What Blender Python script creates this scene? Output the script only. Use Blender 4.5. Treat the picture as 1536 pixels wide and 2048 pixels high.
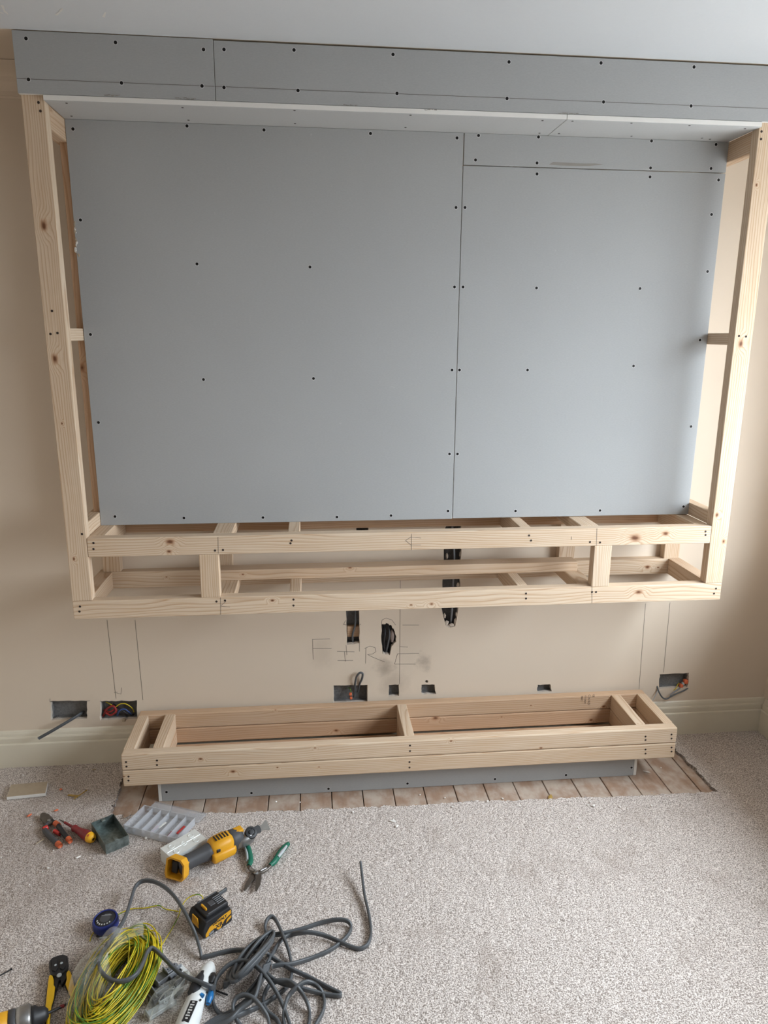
import bpy, bmesh, math, random
import numpy as np
from mathutils import Vector, Matrix

for o in list(bpy.data.objects):
    bpy.data.objects.remove(o, do_unlink=True)
SC = bpy.context.scene
COL = SC.collection
RNG = random.Random(7)
NR = np.random.RandomState(11)

# ------------------------------------------------------------------ camera
FPX = 1442.77
CAM = Vector((-0.33143, -2.64679, 1.65998))
YAW, PITCH, ROLL = -0.10127, -0.24012, 0.00688
_fw = Vector((-math.sin(YAW) * math.cos(PITCH), math.cos(YAW) * math.cos(PITCH), math.sin(PITCH)))
_r0 = Vector((math.cos(YAW), math.sin(YAW), 0))
_u0 = _r0.cross(_fw)
C_R = _r0 * math.cos(ROLL) + _u0 * math.sin(ROLL)
C_U = -_r0 * math.sin(ROLL) + _u0 * math.cos(ROLL)
cam_data = bpy.data.cameras.new('camera')
cam_data.sensor_fit = 'VERTICAL'
cam_data.sensor_height = 36.0
cam_data.lens = FPX / 2048 * 36.0
cam_data.clip_start = 0.05
cam_ob = bpy.data.objects.new('camera', cam_data)
M = Matrix((C_R, C_U, -_fw)).transposed().to_4x4()
M.translation = CAM
cam_ob.matrix_world = M
COL.objects.link(cam_ob)
SC.camera = cam_ob

# ------------------------------------------------------------------ light
ROOM_L, ROOM_R, ROOM_F, CEIL = -1.78, 1.585, -5.0, 2.4588
WIN1 = dict(y0=-2.3, y1=-0.42, z0=0.85, z1=2.20)          # in the right-hand wall
world = bpy.data.worlds.new('overcast_sky')
SC.world = world
world.use_nodes = True
wt = world.node_tree
bg = wt.nodes['Background']
_tc = wt.nodes.new('ShaderNodeTexCoord')
_sx = wt.nodes.new('ShaderNodeSeparateXYZ')
_rp = wt.nodes.new('ShaderNodeValToRGB')              # overcast sky: brighter overhead, dull ground below
_rp.color_ramp.elements[0].position, _rp.color_ramp.elements[0].color = 0.49, (0.17, 0.18, 0.185, 1)
_rp.color_ramp.elements[1].position, _rp.color_ramp.elements[1].color = 1.0, (0.81, 0.91, 1.0, 1)
_e = _rp.color_ramp.elements.new(0.51)
_e.color = (0.40, 0.445, 0.49, 1)
_mr = wt.nodes.new('ShaderNodeMapRange')
_mr.inputs[1].default_value, _mr.inputs[2].default_value = -1, 1
wt.links.new(_tc.outputs['Generated'], _sx.inputs[0])
wt.links.new(_sx.outputs[2], _mr.inputs[0])
wt.links.new(_mr.outputs[0], _rp.inputs[0])
wt.links.new(_rp.outputs[0], bg.inputs[0])
bg.inputs[1].default_value = 28.5


def portal(name, loc, rot, sx, sy):
    d = bpy.data.lights.new(name, 'AREA')
    d.shape = 'RECTANGLE'
    d.size, d.size_y = sx, sy
    d.cycles.is_portal = True
    o = bpy.data.objects.new(name, d)
    o.location = loc
    o.rotation_euler = rot
    COL.objects.link(o)


portal('window_daylight', (ROOM_R + 0.10, (WIN1['y0'] + WIN1['y1']) / 2, (WIN1['z0'] + WIN1['z1']) / 2),
       (0, math.radians(90), 0), WIN1['z1'] - WIN1['z0'], WIN1['y1'] - WIN1['y0'])
SC.view_settings.view_transform = 'Standard'
SC.view_settings.look = 'None'
SC.view_settings.gamma = 1.0
SC.view_settings.use_curve_mapping = False
SC.view_settings.exposure = 0.0


# ------------------------------------------------------------------ helpers
def ray(u, v):
    return _fw + C_R * ((u - 768) / FPX) - C_U * ((v - 1024) / FPX)


def on_y(u, v, Y=0.0):
    d = ray(u, v)
    return CAM + d * ((Y - CAM.y) / d.y)


def on_z(u, v, Z=0.013):
    d = ray(u, v)
    return CAM + d * ((Z - CAM.z) / d.z)


def tag(o, label=None, cat=None, group=None, kind=None):
    if label: o['label'] = label
    if cat: o['category'] = cat
    if group: o['group'] = group
    if kind: o['kind'] = kind
    return o


def empty(name, loc=(0, 0, 0), rz=0.0, label=None, cat=None, group=None):
    o = bpy.data.objects.new(name, None)
    o.empty_display_size = 0.05
    o.location = loc
    o.rotation_euler = (0, 0, rz)
    COL.objects.link(o)
    return tag(o, label, cat, group)


def mesh_of(bm, name, mats, smooth=False):
    me = bpy.data.meshes.new(name)
    bm.normal_update()
    bm.to_mesh(me)
    bm.free()
    for m in (mats if isinstance(mats, (list, tuple)) else [mats]):
        me.materials.append(m)
    if smooth:
        me.shade_smooth()
    return me


def link(name, me, parent=None, loc=None, rot=None, keep=False):
    o = bpy.data.objects.new(name, me)
    COL.objects.link(o)
    if loc is not None: o.location = loc
    if rot is not None: o.rotation_euler = rot
    if parent is not None:
        o.parent = parent
        if keep:                                   # mesh / location given in world space
            q = parent
            m = Matrix.Identity(4)
            while q is not None:
                m = q.matrix_parent_inverse @ q.matrix_basis if q.parent is None else m
                if q.parent is None: break
                q = q.parent
            chain = Matrix.Identity(4)
            q = parent
            while q is not None:
                chain = q.matrix_parent_inverse @ q.matrix_basis @ chain
                q = q.parent
            o.matrix_parent_inverse = chain.inverted()
    return o


def obj(name, bm, mats, parent=None, smooth=False, **k):
    return link(name, mesh_of(bm, name, mats, smooth), parent, **k)


def pyobj(name, V, F, mats, parent=None, smooth=False, midx=None, **k):
    me = bpy.data.meshes.new(name)
    me.from_pydata([tuple(v) for v in V], [], [tuple(f) for f in F])
    for m in (mats if isinstance(mats, (list, tuple)) else [mats]):
        me.materials.append(m)
    if midx is not None:
        me.polygons.foreach_set('material_index', np.asarray(midx, dtype=np.int32))
    if smooth: me.shade_smooth()
    me.update()
    return link(name, me, parent, **k)


def bm_box(x0, x1, y0, y1, z0, z1, bev=0.0, seg=2, bm=None):
    own = bm is None
    b = bmesh.new()
    bmesh.ops.create_cube(b, size=1)
    for v in b.verts:
        v.co = Vector(((x0 + x1) / 2 + v.co.x * (x1 - x0), (y0 + y1) / 2 + v.co.y * (y1 - y0), (z0 + z1) / 2 + v.co.z * (z1 - z0)))
    if bev > 0:
        bmesh.ops.bevel(b, geom=list(b.edges), offset=bev, segments=seg, profile=0.5, affect='EDGES')
    if own: return b
    return merge(bm, b)


def merge(bm, b, mat=None, mtx=None):
    if mtx is not None: bmesh.ops.transform(b, matrix=mtx, verts=list(b.verts))
    vm = {}
    for v in b.verts: vm[v] = bm.verts.new(v.co)
    for f in b.faces:
        try:
            nf = bm.faces.new([vm[v] for v in f.verts])
            nf.material_index = f.material_index if mat is None else mat
            nf.smooth = f.smooth
        except ValueError:
            pass
    b.free()
    return bm


def bm_prism(outline, z0, z1, bev=0.0, seg=2):
    """outline: list of (x, y), extruded along z"""
    b = bmesh.new()
    vs = [b.verts.new((x, y, z0)) for x, y in outline]
    f = b.faces.new(vs)
    r = bmesh.ops.extrude_face_region(b, geom=[f])
    bmesh.ops.translate(b, verts=[e for e in r['geom'] if isinstance(e, bmesh.types.BMVert)], vec=(0, 0, z1 - z0))
    bmesh.ops.recalc_face_normals(b, faces=list(b.faces))
    if bev > 0:
        ed = [e for e in b.edges if len(e.link_faces) == 2 and e.calc_face_angle(0) > 0.6]
        bmesh.ops.bevel(b, geom=ed, offset=bev, segments=seg, profile=0.5, affect='EDGES', clamp_overlap=True)
    return b


def bm_lathe(prof, n=24, cap=True):
    """prof: list of (r, z)"""
    b = bmesh.new()
    rings = []
    for r, z in prof:
        rings.append([b.verts.new((r * math.cos(2 * math.pi * i / n), r * math.sin(2 * math.pi * i / n), z)) for i in range(n)])
    for a, c in zip(rings[:-1], rings[1:]):
        for i in range(n):
            b.faces.new((a[i], a[(i + 1) % n], c[(i + 1) % n], c[i]))
    if cap:
        b.faces.new(list(reversed(rings[0])))
        b.faces.new(rings[-1])
    bmesh.ops.recalc_face_normals(b, faces=list(b.faces))
    return b


def catmull(P, n=8, closed=False):
    P = [np.array(p, float) for p in P]
    out = []
    N = len(P)
    for i in range(N if closed else N - 1):
        if closed:
            p0, p1, p2, p3 = P[(i - 1) % N], P[i], P[(i + 1) % N], P[(i + 2) % N]
        else:
            p1, p2 = P[i], P[i + 1]
            p0 = P[i - 1] if i > 0 else 2 * p1 - p2
            p3 = P[i + 2] if i + 2 < N else 2 * p2 - p1
        for k in range(n):
            t = k / n
            out.append(0.5 * (2 * p1 + (p2 - p0) * t + (2 * p0 - 5 * p1 + 4 * p2 - p3) * t * t + (3 * p1 - p0 - 3 * p2 + p3) * t ** 3))
    if not closed: out.append(P[-1])
    return np.array(out)


def sweep(P, prof, closed=False, up=(0, 0, 1), scale=None):
    """sweep profile [(side, up)] along P -> verts, faces"""
    P = np.asarray(P, float)
    n = len(P)
    T = np.roll(P, -1, 0) - np.roll(P, 1, 0)
    if not closed:
        T[0] = P[1] - P[0]
        T[-1] = P[-1] - P[-2]
    T /= np.linalg.norm(T, axis=1)[:, None] + 1e-12
    up = np.asarray(up, float)
    S = np.cross(T, up[None, :] if up.ndim == 1 else up)
    ln = np.linalg.norm(S, axis=1)
    for i in range(n):
        if ln[i] < 1e-3: S[i] = S[i - 1] if i else np.array((1, 0, 0))
    S /= np.linalg.norm(S, axis=1)[:, None] + 1e-12
    U = np.cross(S, T)
    m = len(prof)
    V = []
    for i in range(n):
        k = 1 if scale is None else scale[i]
        for a, b in prof:
            V.append(P[i] + S[i] * a * k + U[i] * b * k)
    F = []
    for i in range(n if closed else n - 1):
        j = (i + 1) % n
        for k in range(m):
            F.append((i * m + k, i * m + (k + 1) % m, j * m + (k + 1) % m, j * m + k))
    if not closed:
        F.append(tuple(range(m)))
        F.append(tuple(reversed(range((n - 1) * m, n * m))))
    return V, F


def circ(r, n=6):
    return [(r * math.cos(2 * math.pi * k / n), r * math.sin(2 * math.pi * k / n)) for k in range(n)]


FLATCABLE = [(0.0029 * a, 0.0052 * b) for a, b in ((1, -.75), (1, .75), (.6, 1), (-.6, 1), (-1, .75), (-1, -.75), (-.6, -1), (.6, -1))]
FLATCABLE = [(a * 1.22, b * 1.22) for a, b in FLATCABLE]


# ------------------------------------------------------------------ materials
def srgb(r, g, b):
    f = lambda c: (c / 255 / 12.92) if c / 255 <= 0.04045 else ((c / 255 + 0.055) / 1.055) ** 2.4
    return (f(r), f(g), f(b), 1)


class NT:
    def __init__(self, name):
        self.m = bpy.data.materials.new(name)
        self.m.use_nodes = True
        self.t = self.m.node_tree
        self.b = self.t.nodes['Principled BSDF']

    def n(self, typ, **kw):
        nd = self.t.nodes.new(typ)
        for k, v in kw.items(): setattr(nd, k, v)
        return nd

    def l(self, a, b): self.t.links.new(a, b)

    def math(self, op, a, b=None, c=None, clamp=False):
        nd = self.n('ShaderNodeMath', operation=op, use_clamp=clamp)
        for i, v in enumerate((a, b, c)):
            if v is None: continue
            if isinstance(v, (int, float)): nd.inputs[i].default_value = v
            else: self.l(v, nd.inputs[i])
        return nd.outputs[0]

    def vmath(self, op, a, b=None, s=None):
        nd = self.n('ShaderNodeVectorMath', operation=op)
        for i, v in enumerate((a, b)):
            if v is None: continue
            if isinstance(v, (tuple, list)): nd.inputs[i].default_value = v
            else: self.l(v, nd.inputs[i])
        if s is not None: nd.inputs[3].default_value = s
        return nd.outputs['Value'] if op in ('LENGTH', 'DISTANCE', 'DOT_PRODUCT') else nd.outputs[0]

    def mix(self, fac, a, b):
        nd = self.n('ShaderNodeMix', data_type='RGBA')
        if isinstance(fac, (int, float)): nd.inputs[0].default_value = fac
        else: self.l(fac, nd.inputs[0])
        for i, v in ((6, a), (7, b)):
            if isinstance(v, (tuple, list)): nd.inputs[i].default_value = v if len(v) == 4 else (*v, 1)
            else: self.l(v, nd.inputs[i])
        return nd.outputs[2]

    def maprange(self, v, a, b, c=0.0, d=1.0, smooth=True):
        nd = self.n('ShaderNodeMapRange')
        nd.interpolation_type = 'SMOOTHSTEP' if smooth else 'LINEAR'
        self.l(v, nd.inputs[0])
        for i, x in enumerate((a, b, c, d)): nd.inputs[i + 1].default_value = x
        return nd.outputs[0]

    def noise(self, vec, scale, detail=2, rough=0.5):
        nd = self.n('ShaderNodeTexNoise')
        nd.inputs['Scale'].default_value = scale
        nd.inputs['Detail'].default_value = detail
        nd.inputs['Roughness'].default_value = rough
        if vec is not None: self.l(vec, nd.inputs['Vector'])
        return nd.outputs[0]

    def objco(self):
        return self.n('ShaderNodeTexCoord').outputs['Object']

    def bump(self, h, strength=0.3, dist=0.002):
        nd = self.n('ShaderNodeBump')
        nd.inputs['Strength'].default_value = strength
        nd.inputs['Distance'].default_value = dist
        self.l(h, nd.inputs['Height'])
        self.l(nd.outputs[0], self.b.inputs['Normal'])


def plain(name, col, rough=0.5, metal=0.0, var=0.06, scale=40, bump=0.0, spec=0.5):
    k = NT(name)
    co = k.objco()
    n = k.noise(co, scale, 3)
    dark = tuple(c * (1 - var * 2) for c in col[:3])
    lite = tuple(min(1, c * (1 + var)) for c in col[:3])
    k.l(k.mix(n, dark, lite), k.b.inputs['Base Color'])
    k.b.inputs['Roughness'].default_value = rough
    k.b.inputs['Metallic'].default_value = metal
    k.b.inputs['Specular IOR Level'].default_value = spec
    if bump: k.bump(n, bump, 0.001)
    return k.m


def wood_material():
    k = NT('planed_softwood')
    co = k.objco()
    oi = k.n('ShaderNodeObjectInfo')
    rnd = oi.outputs['Random']
    off = k.n('ShaderNodeCombineXYZ')
    k.l(k.math('MULTIPLY', rnd, 37.0), off.inputs[0])
    k.l(k.math('MULTIPLY', rnd, 91.0), off.inputs[1])
    k.l(k.math('MULTIPLY', rnd, 53.0), off.inputs[2])
    pc = k.vmath('ADD', co, off.outputs[0])
    slow = k.vmath('MULTIPLY', pc, (1.6, 9.0, 9.0))
    nd = k.n('ShaderNodeTexNoise')
    nd.inputs['Scale'].default_value = 1.0
    nd.inputs['Detail'].default_value = 2.0
    k.l(slow, nd.inputs['Vector'])
    warp = k.math('MULTIPLY', k.math('SUBTRACT', nd.outputs[0], 0.5), 0.05)
    # pith position for the growth rings
    fr = lambda m, a: k.math('ADD', k.math('MULTIPLY', k.math('FRACT', k.math('MULTIPLY', rnd, m)), a), -a / 2)
    sep = k.n('ShaderNodeSeparateXYZ')
    k.l(co, sep.inputs[0])
    dy = k.math('SUBTRACT', sep.outputs[1], fr(17.3, 0.15))
    dz = k.math('SUBTRACT', sep.outputs[2], k.math('ADD', fr(29.7, 0.10), 0.07))
    r = k.math('SQRT', k.math('ADD', k.math('MULTIPLY', dy, dy), k.math('MULTIPLY', dz, dz)))
    r = k.math('ADD', r, warp)
    core = None
    wob = k.noise(k.vmath('MULTIPLY', pc, (40, 60, 60)), 1.0, 2)
    for i in range(1, 5):
        at = k.n('ShaderNodeAttribute', attribute_type='OBJECT', attribute_name='knot%d' % i)
        ar = k.n('ShaderNodeAttribute', attribute_type='OBJECT', attribute_name='knot_size%d' % i)
        dv = k.vmath('SUBTRACT', co, at.outputs['Vector'])
        dv = k.vmath('MULTIPLY', dv, (0.62, 1.0, 1.0))
        d = k.math('DIVIDE', k.vmath('LENGTH', dv), k.math('ADD', ar.outputs['Fac'], 0.00001))
        d = k.math('ADD', d, k.math('MULTIPLY', k.math('SUBTRACT', wob, 0.5), 0.8))
        push = k.maprange(d, 3.6, 0.4, 0.0, 0.016)
        r = k.math('ADD', r, push)
        c = k.maprange(d, 1.5, 0.15)
        core = c if core is None else k.math('MAXIMUM', core, c)
    ph = k.math('FRACT', k.math('DIVIDE', r, 0.0068))
    rp = k.n('ShaderNodeValToRGB')
    e = rp.color_ramp.elements
    e[0].position, e[0].color = 0.0, (0, 0, 0, 1)
    e[1].position, e[1].color = 1.0, (0.1, 0.1, 0.1, 1)
    for pos, v in ((0.45, .06), (0.74, .5), (0.87, 1.0), (0.95, .35)):
        x = e.new(pos)
        x.color = (v, v, v, 1)
    k.l(ph, rp.inputs[0])
    fib = k.noise(k.vmath('MULTIPLY', pc, (6, 260, 260)), 1.0, 2)
    patch = k.noise(k.vmath('MULTIPLY', pc, (2.0, 14, 14)), 1.0, 2)
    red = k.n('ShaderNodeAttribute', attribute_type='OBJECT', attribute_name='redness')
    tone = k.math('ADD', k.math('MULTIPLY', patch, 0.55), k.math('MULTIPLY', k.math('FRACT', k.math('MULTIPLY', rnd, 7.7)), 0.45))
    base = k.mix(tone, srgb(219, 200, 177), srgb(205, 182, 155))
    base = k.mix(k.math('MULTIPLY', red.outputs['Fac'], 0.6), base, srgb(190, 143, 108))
    line = k.mix(0.68, base, srgb(160, 114, 72))
    lf = k.math('MULTIPLY', rp.outputs[0], k.math('ADD', k.math('MULTIPLY', patch, 1.1), 0.25), clamp=True)
    c1 = k.mix(lf, base, line)
    c1 = k.mix(k.math('MULTIPLY', k.math('SUBTRACT', fib, 0.42, clamp=True), 1.1), c1, srgb(186, 144, 100))
    knotc = k.mix(k.math('MULTIPLY', core, core), srgb(176, 124, 84), k.mix(fib, srgb(70, 42, 28), srgb(132, 86, 56)))
    c2 = k.mix(core, c1, knotc)
    k.l(c2, k.b.inputs['Base Color'])
    k.b.inputs['Roughness'].default_value = 0.62
    k.b.inputs['Specular IOR Level'].default_value = 0.3
    k.bump(k.math('ADD', fib, k.math('MULTIPLY', rp.outputs[0], 0.4)), 0.25, 0.0006)
    return k.m


def paper_material(name, lo, hi, bumpy=0.06):
    k = NT(name)
    co = k.objco()
    a = k.noise(co, 2.2, 3)
    b = k.noise(k.vmath('MULTIPLY', co, (140, 140, 400)), 1.0, 2)
    c = k.mix(a, lo, hi)
    c = k.mix(k.math('MULTIPLY', b, 0.10), c, (0.9, 0.9, 0.9))
    s = k.maprange(k.noise(k.vmath('MULTIPLY', co, (9, 9, 9)), 3.0, 5, 0.7), 0.69, 0.78)
    c = k.mix(k.math('MULTIPLY', s, 0.25), c, (0.75, 0.76, 0.74))
    k.l(c, k.b.inputs['Base Color'])
    k.b.inputs['Roughness'].default_value = 0.85
    k.b.inputs['Specular IOR Level'].default_value = 0.2
    k.bump(b, bumpy, 0.0005)
    return k.m


def wall_material():
    k = NT('beige_wall_paint')
    co = k.objco()
    a = k.noise(co, 1.3, 3)
    f = k.noise(co, 160, 2)
    c = k.mix(a, srgb(215, 199, 180), srgb(220, 205, 187))
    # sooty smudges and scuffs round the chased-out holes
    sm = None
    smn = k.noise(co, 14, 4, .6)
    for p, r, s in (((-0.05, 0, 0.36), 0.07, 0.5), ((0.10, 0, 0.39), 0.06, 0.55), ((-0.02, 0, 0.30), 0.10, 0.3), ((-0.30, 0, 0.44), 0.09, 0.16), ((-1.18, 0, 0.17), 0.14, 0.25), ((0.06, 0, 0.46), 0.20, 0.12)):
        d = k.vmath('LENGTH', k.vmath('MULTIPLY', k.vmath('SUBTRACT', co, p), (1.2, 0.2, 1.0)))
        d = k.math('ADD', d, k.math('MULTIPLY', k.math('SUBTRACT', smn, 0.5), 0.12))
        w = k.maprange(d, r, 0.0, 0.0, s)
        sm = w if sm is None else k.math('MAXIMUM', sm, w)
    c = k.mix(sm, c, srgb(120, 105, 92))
    k.l(c, k.b.inputs['Base Color'])
    k.b.inputs['Roughness'].default_value = 0.75
    k.b.inputs['Specular IOR Level'].default_value = 0.25
    k.bump(f, 0.05, 0.0008)
    return k.m


def carpet_material():
    k = NT('wool_carpet')
    co = k.objco()
    a = k.noise(co, 260, 1, 0.5)
    b = k.noise(co, 420, 1, 0.5)
    s = k.noise(co, 3.5, 4, 0.6)
    f = k.math('ADD', k.math('MULTIPLY', a, 0.6), k.math('MULTIPLY', b, 0.4))
    f = k.maprange(f, 0.36, 0.64)
    c = k.mix(f, srgb(134, 122, 114), srgb(232, 222, 215))
    st = k.maprange(s, 0.52, 0.72, 0.0, 0.30)
    c = k.mix(st, c, srgb(140, 124, 112))
    d1 = k.vmath('LENGTH', k.vmath('SUBTRACT', co, (-1.25, -0.50, 0)))
    d1 = k.math('ADD', d1, k.math('MULTIPLY', k.math('SUBTRACT', k.noise(co, 6, 4, .6), 0.5), 0.5))
    c = k.mix(k.maprange(d1, 0.55, 0.0, 0.0, 0.35), c, srgb(128, 110, 96))
    k.l(c, k.b.inputs['Base Color'])
    k.b.inputs['Roughness'].default_value = 1.0
    k.b.inputs['Specular IOR Level'].default_value = 0.05
    k.b.inputs['Sheen Weight'].default_value = 0.15
    k.bump(f, 0.35, 0.002)
    return k.m


def floorboard_material():
    k = NT('old_floorboard')
    co = k.objco()
    oi = k.n('ShaderNodeObjectInfo')
    off = k.n('ShaderNodeCombineXYZ')
    k.l(k.math('MULTIPLY', oi.outputs['Random'], 77.0), off.inputs[0])
    pc = k.vmath('ADD', co, off.outputs[0])
    g = k.noise(k.vmath('MULTIPLY', pc, (90, 6, 90)), 1.0, 3)
    pch = k.noise(k.vmath('MULTIPLY', pc, (14, 10, 10)), 1.0, 4, .6)
    c = k.mix(g, srgb(128, 94, 72), srgb(166, 132, 106))
    c = k.mix(k.maprange(pch, 0.34, 0.66, 0.15, 0.80), c, srgb(190, 176, 162))     # plaster dust
    o2 = k.noise(k.vmath('MULTIPLY', pc, (22, 34, 10)), 1.0, 3)
    c = k.mix(k.maprange(o2, 0.70, 0.76, 0, 0.5), c, srgb(196, 140, 84))
    k.l(c, k.b.inputs['Base Color'])
    k.b.inputs['Roughness'].default_value = 0.8
    k.bump(g, 0.3, 0.001)
    return k.m


def film_material(name, tint=(1, 1, 1, 1), alpha=0.16, rough=0.12, bumpscale=60, bstr=0.6):
    """thin clear plastic: mostly see-through with glossy folds"""
    k = NT(name)
    t = k.t
    tr = k.n('ShaderNodeBsdfTransparent')
    tr.inputs[0].default_value = (0.97, 0.97, 0.96, 1)
    k.b.inputs['Base Color'].default_value = tint
    k.b.inputs['Roughness'].default_value = rough
    k.b.inputs['Specular IOR Level'].default_value = 0.9
    n = k.noise(k.objco(), bumpscale, 4, 0.6)
    k.bump(n, bstr, 0.004)
    mx = k.n('ShaderNodeMixShader')
    lw = k.n('ShaderNodeLayerWeight')
    lw.inputs['Blend'].default_value = 0.35
    fac = k.math('ADD', k.math('MULTIPLY', lw.outputs['Facing'], 0.35), alpha, clamp=True)
    k.l(fac, mx.inputs[0])
    k.l(tr.outputs[0], mx.inputs[1])
    k.l(k.b.outputs[0], mx.inputs[2])
    k.l(mx.outputs[0], t.nodes['Material Output'].inputs[0])
    return k.m


def block_material():
    k = NT('grey_blockwork')
    co = k.objco()
    a = k.noise(co, 130, 4, .7)
    b = k.noise(co, 18, 3)
    c = k.mix(a, srgb(72, 73, 75), srgb(158, 156, 154))
    c = k.mix(k.math('MULTIPLY', b, 0.6), c, srgb(96, 92, 88))
    k.l(c, k.b.inputs['Base Color'])
    k.b.inputs['Roughness'].default_value = 0.95
    k.bump(a, 0.8, 0.003)
    return k.m


M_WOOD = wood_material()
M_PAPER = paper_material('grey_plasterboard_paper', srgb(156, 157, 157), srgb(167, 168, 168))
M_PALEPAPER = paper_material('pale_plasterboard_paper', srgb(182, 182, 181), srgb(192, 192, 191))
M_FRAY = plain('grey_paper_fray', srgb(150, 146, 140), 0.9)
M_GYPSUM = paper_material('white_gypsum_core', srgb(214, 211, 206), srgb(236, 234, 230), 0.3)
M_WALL = wall_material()
M_CEIL = paper_material('white_ceiling_skim', srgb(206, 208, 211), srgb(213, 216, 219))
M_SKIRT = plain('cream_gloss_paint', srgb(220, 212, 194), 0.35, 0, 0.03, 12)
M_CARPET = carpet_material()
M_BOARDS = floorboard_material()
M_BLOCK = block_material()
M_PLASTER = plain('raw_plaster', srgb(205, 192, 178), 0.9, 0, 0.1, 90, 0.5)
M_PENCIL = plain('pencil_graphite', srgb(104, 96, 90), 0.6, 0, 0.1, 300)
M_SCREW = plain('black_phosphate_screw', srgb(22, 20, 20), 0.45, 0.5)
M_SCREWHOLE = plain('dark_screw_hole', srgb(48, 34, 26), 0.7)
M_HALO = plain('torn_paper_edge', srgb(200, 200, 200), 0.9)
M_DARK = plain('dark_void', srgb(30, 28, 27), 0.95)
M_CABLE = plain('grey_pvc_cable', srgb(84, 87, 90), 0.42, 0, 0.08, 30)
M_WHITEUPVC = plain('white_window_plastic', srgb(240, 240, 238), 0.3)
M_INK = plain('black_ink_stamp', srgb(88, 70, 60), 0.8)
M_TAN = plain('brown_paper', srgb(176, 160, 138), 0.9, 0, 0.08, 60)

# ------------------------------------------------------------------ room shell
T_CARPET = 0.012


def struct(o):
    o['kind'] = 'structure'
    return o


def hole_poly(px, Y=0.0, jit=0.0, sub=1, seed=0):
    """pixel outline of a hole on the back wall -> list of (X, Z)"""
    rr = random.Random(seed)
    pts = [on_y(u, v, Y) for u, v in px]
    out = []
    for i, a in enumerate(pts):
        b = pts[(i + 1) % len(pts)]
        for s in range(sub):
            t = s / sub
            q = a.lerp(b, t)
            j = jit if sub > 1 else 0
            out.append((q.x + rr.uniform(-j, j), q.z + rr.uniform(-j, j)))
    return out


HOLES = [
    ('socket_recess', hole_poly([(101, 1402), (174, 1401), (174, 1437), (112, 1439), (102, 1441)], jit=.0012, sub=6, seed=1), .034),
    ('socket_recess', hole_poly([(199, 1402), (236, 1402), (274, 1401), (274, 1438), (240, 1439), (200, 1441)], jit=.002, sub=6, seed=2), .045),
    ('socket_recess', hole_poly([(667, 1371), (735, 1370), (735, 1404), (667, 1406)], jit=.001, sub=6, seed=3), .034),
    ('socket_recess', hole_poly([(778, 1370), (798, 1369), (798, 1392), (777, 1393)], jit=.001, sub=5, seed=4), .03),
    ('socket_recess', hole_poly([(843, 1370), (869, 1369), (872, 1388), (843, 1389)], jit=.0015, sub=5, seed=5), .03),
    ('drilled_hole', [(0.1165 + .0062 * math.cos(a * math.pi / 6), .2975 + .0062 * math.sin(a * math.pi / 6)) for a in range(12)], .03),
    ('socket_recess', hole_poly([(1075, 1370), (1101, 1369), (1103, 1383), (1074, 1385)], jit=.0018, sub=5, seed=6), .03),
    ('socket_recess', hole_poly([(1320, 1348), (1378, 1346), (1376, 1370), (1374, 1374), (1317, 1378)], jit=.0018, sub=6, seed=7), .03),
    ('cable_chase', hole_poly([(692, 1190), (720, 1190), (719, 1222), (719, 1287), (694, 1290), (693, 1240)], jit=.0014, sub=6, seed=8), .04),
    ('cable_chase', hole_poly([(763, 1250), (774, 1246), (783, 1252), (790, 1262), (793, 1280), (785, 1292), (779, 1310), (764, 1307)], jit=.0028, sub=5, seed=9), .045),
    ('cable_chase', [(x + NR.uniform(-.003, .003), z) for x, z in
                     [(.170, .615 + i * .0245) for i in range(14)] + [(.19, .975), (.215, .972)] + [(.240, .96 - i * .0245) for i in range(14)] + [(.232, .56), (.224, .533), (.205, .528), (.188, .535), (.178, .57)]], .05),
    ('cable_chase', [(-.168, .932), (-.168, .99), (-.120, .99), (-.122, .930)], .04),
]
HOLES = [(n, p if n != 'cable_chase' or len(p) != 34 else p, d) for n, p, d in HOLES]


def area2(p):
    return sum(p[i][0] * p[(i + 1) % len(p)][1] - p[(i + 1) % len(p)][0] * p[i][1] for i in range(len(p)))


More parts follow.
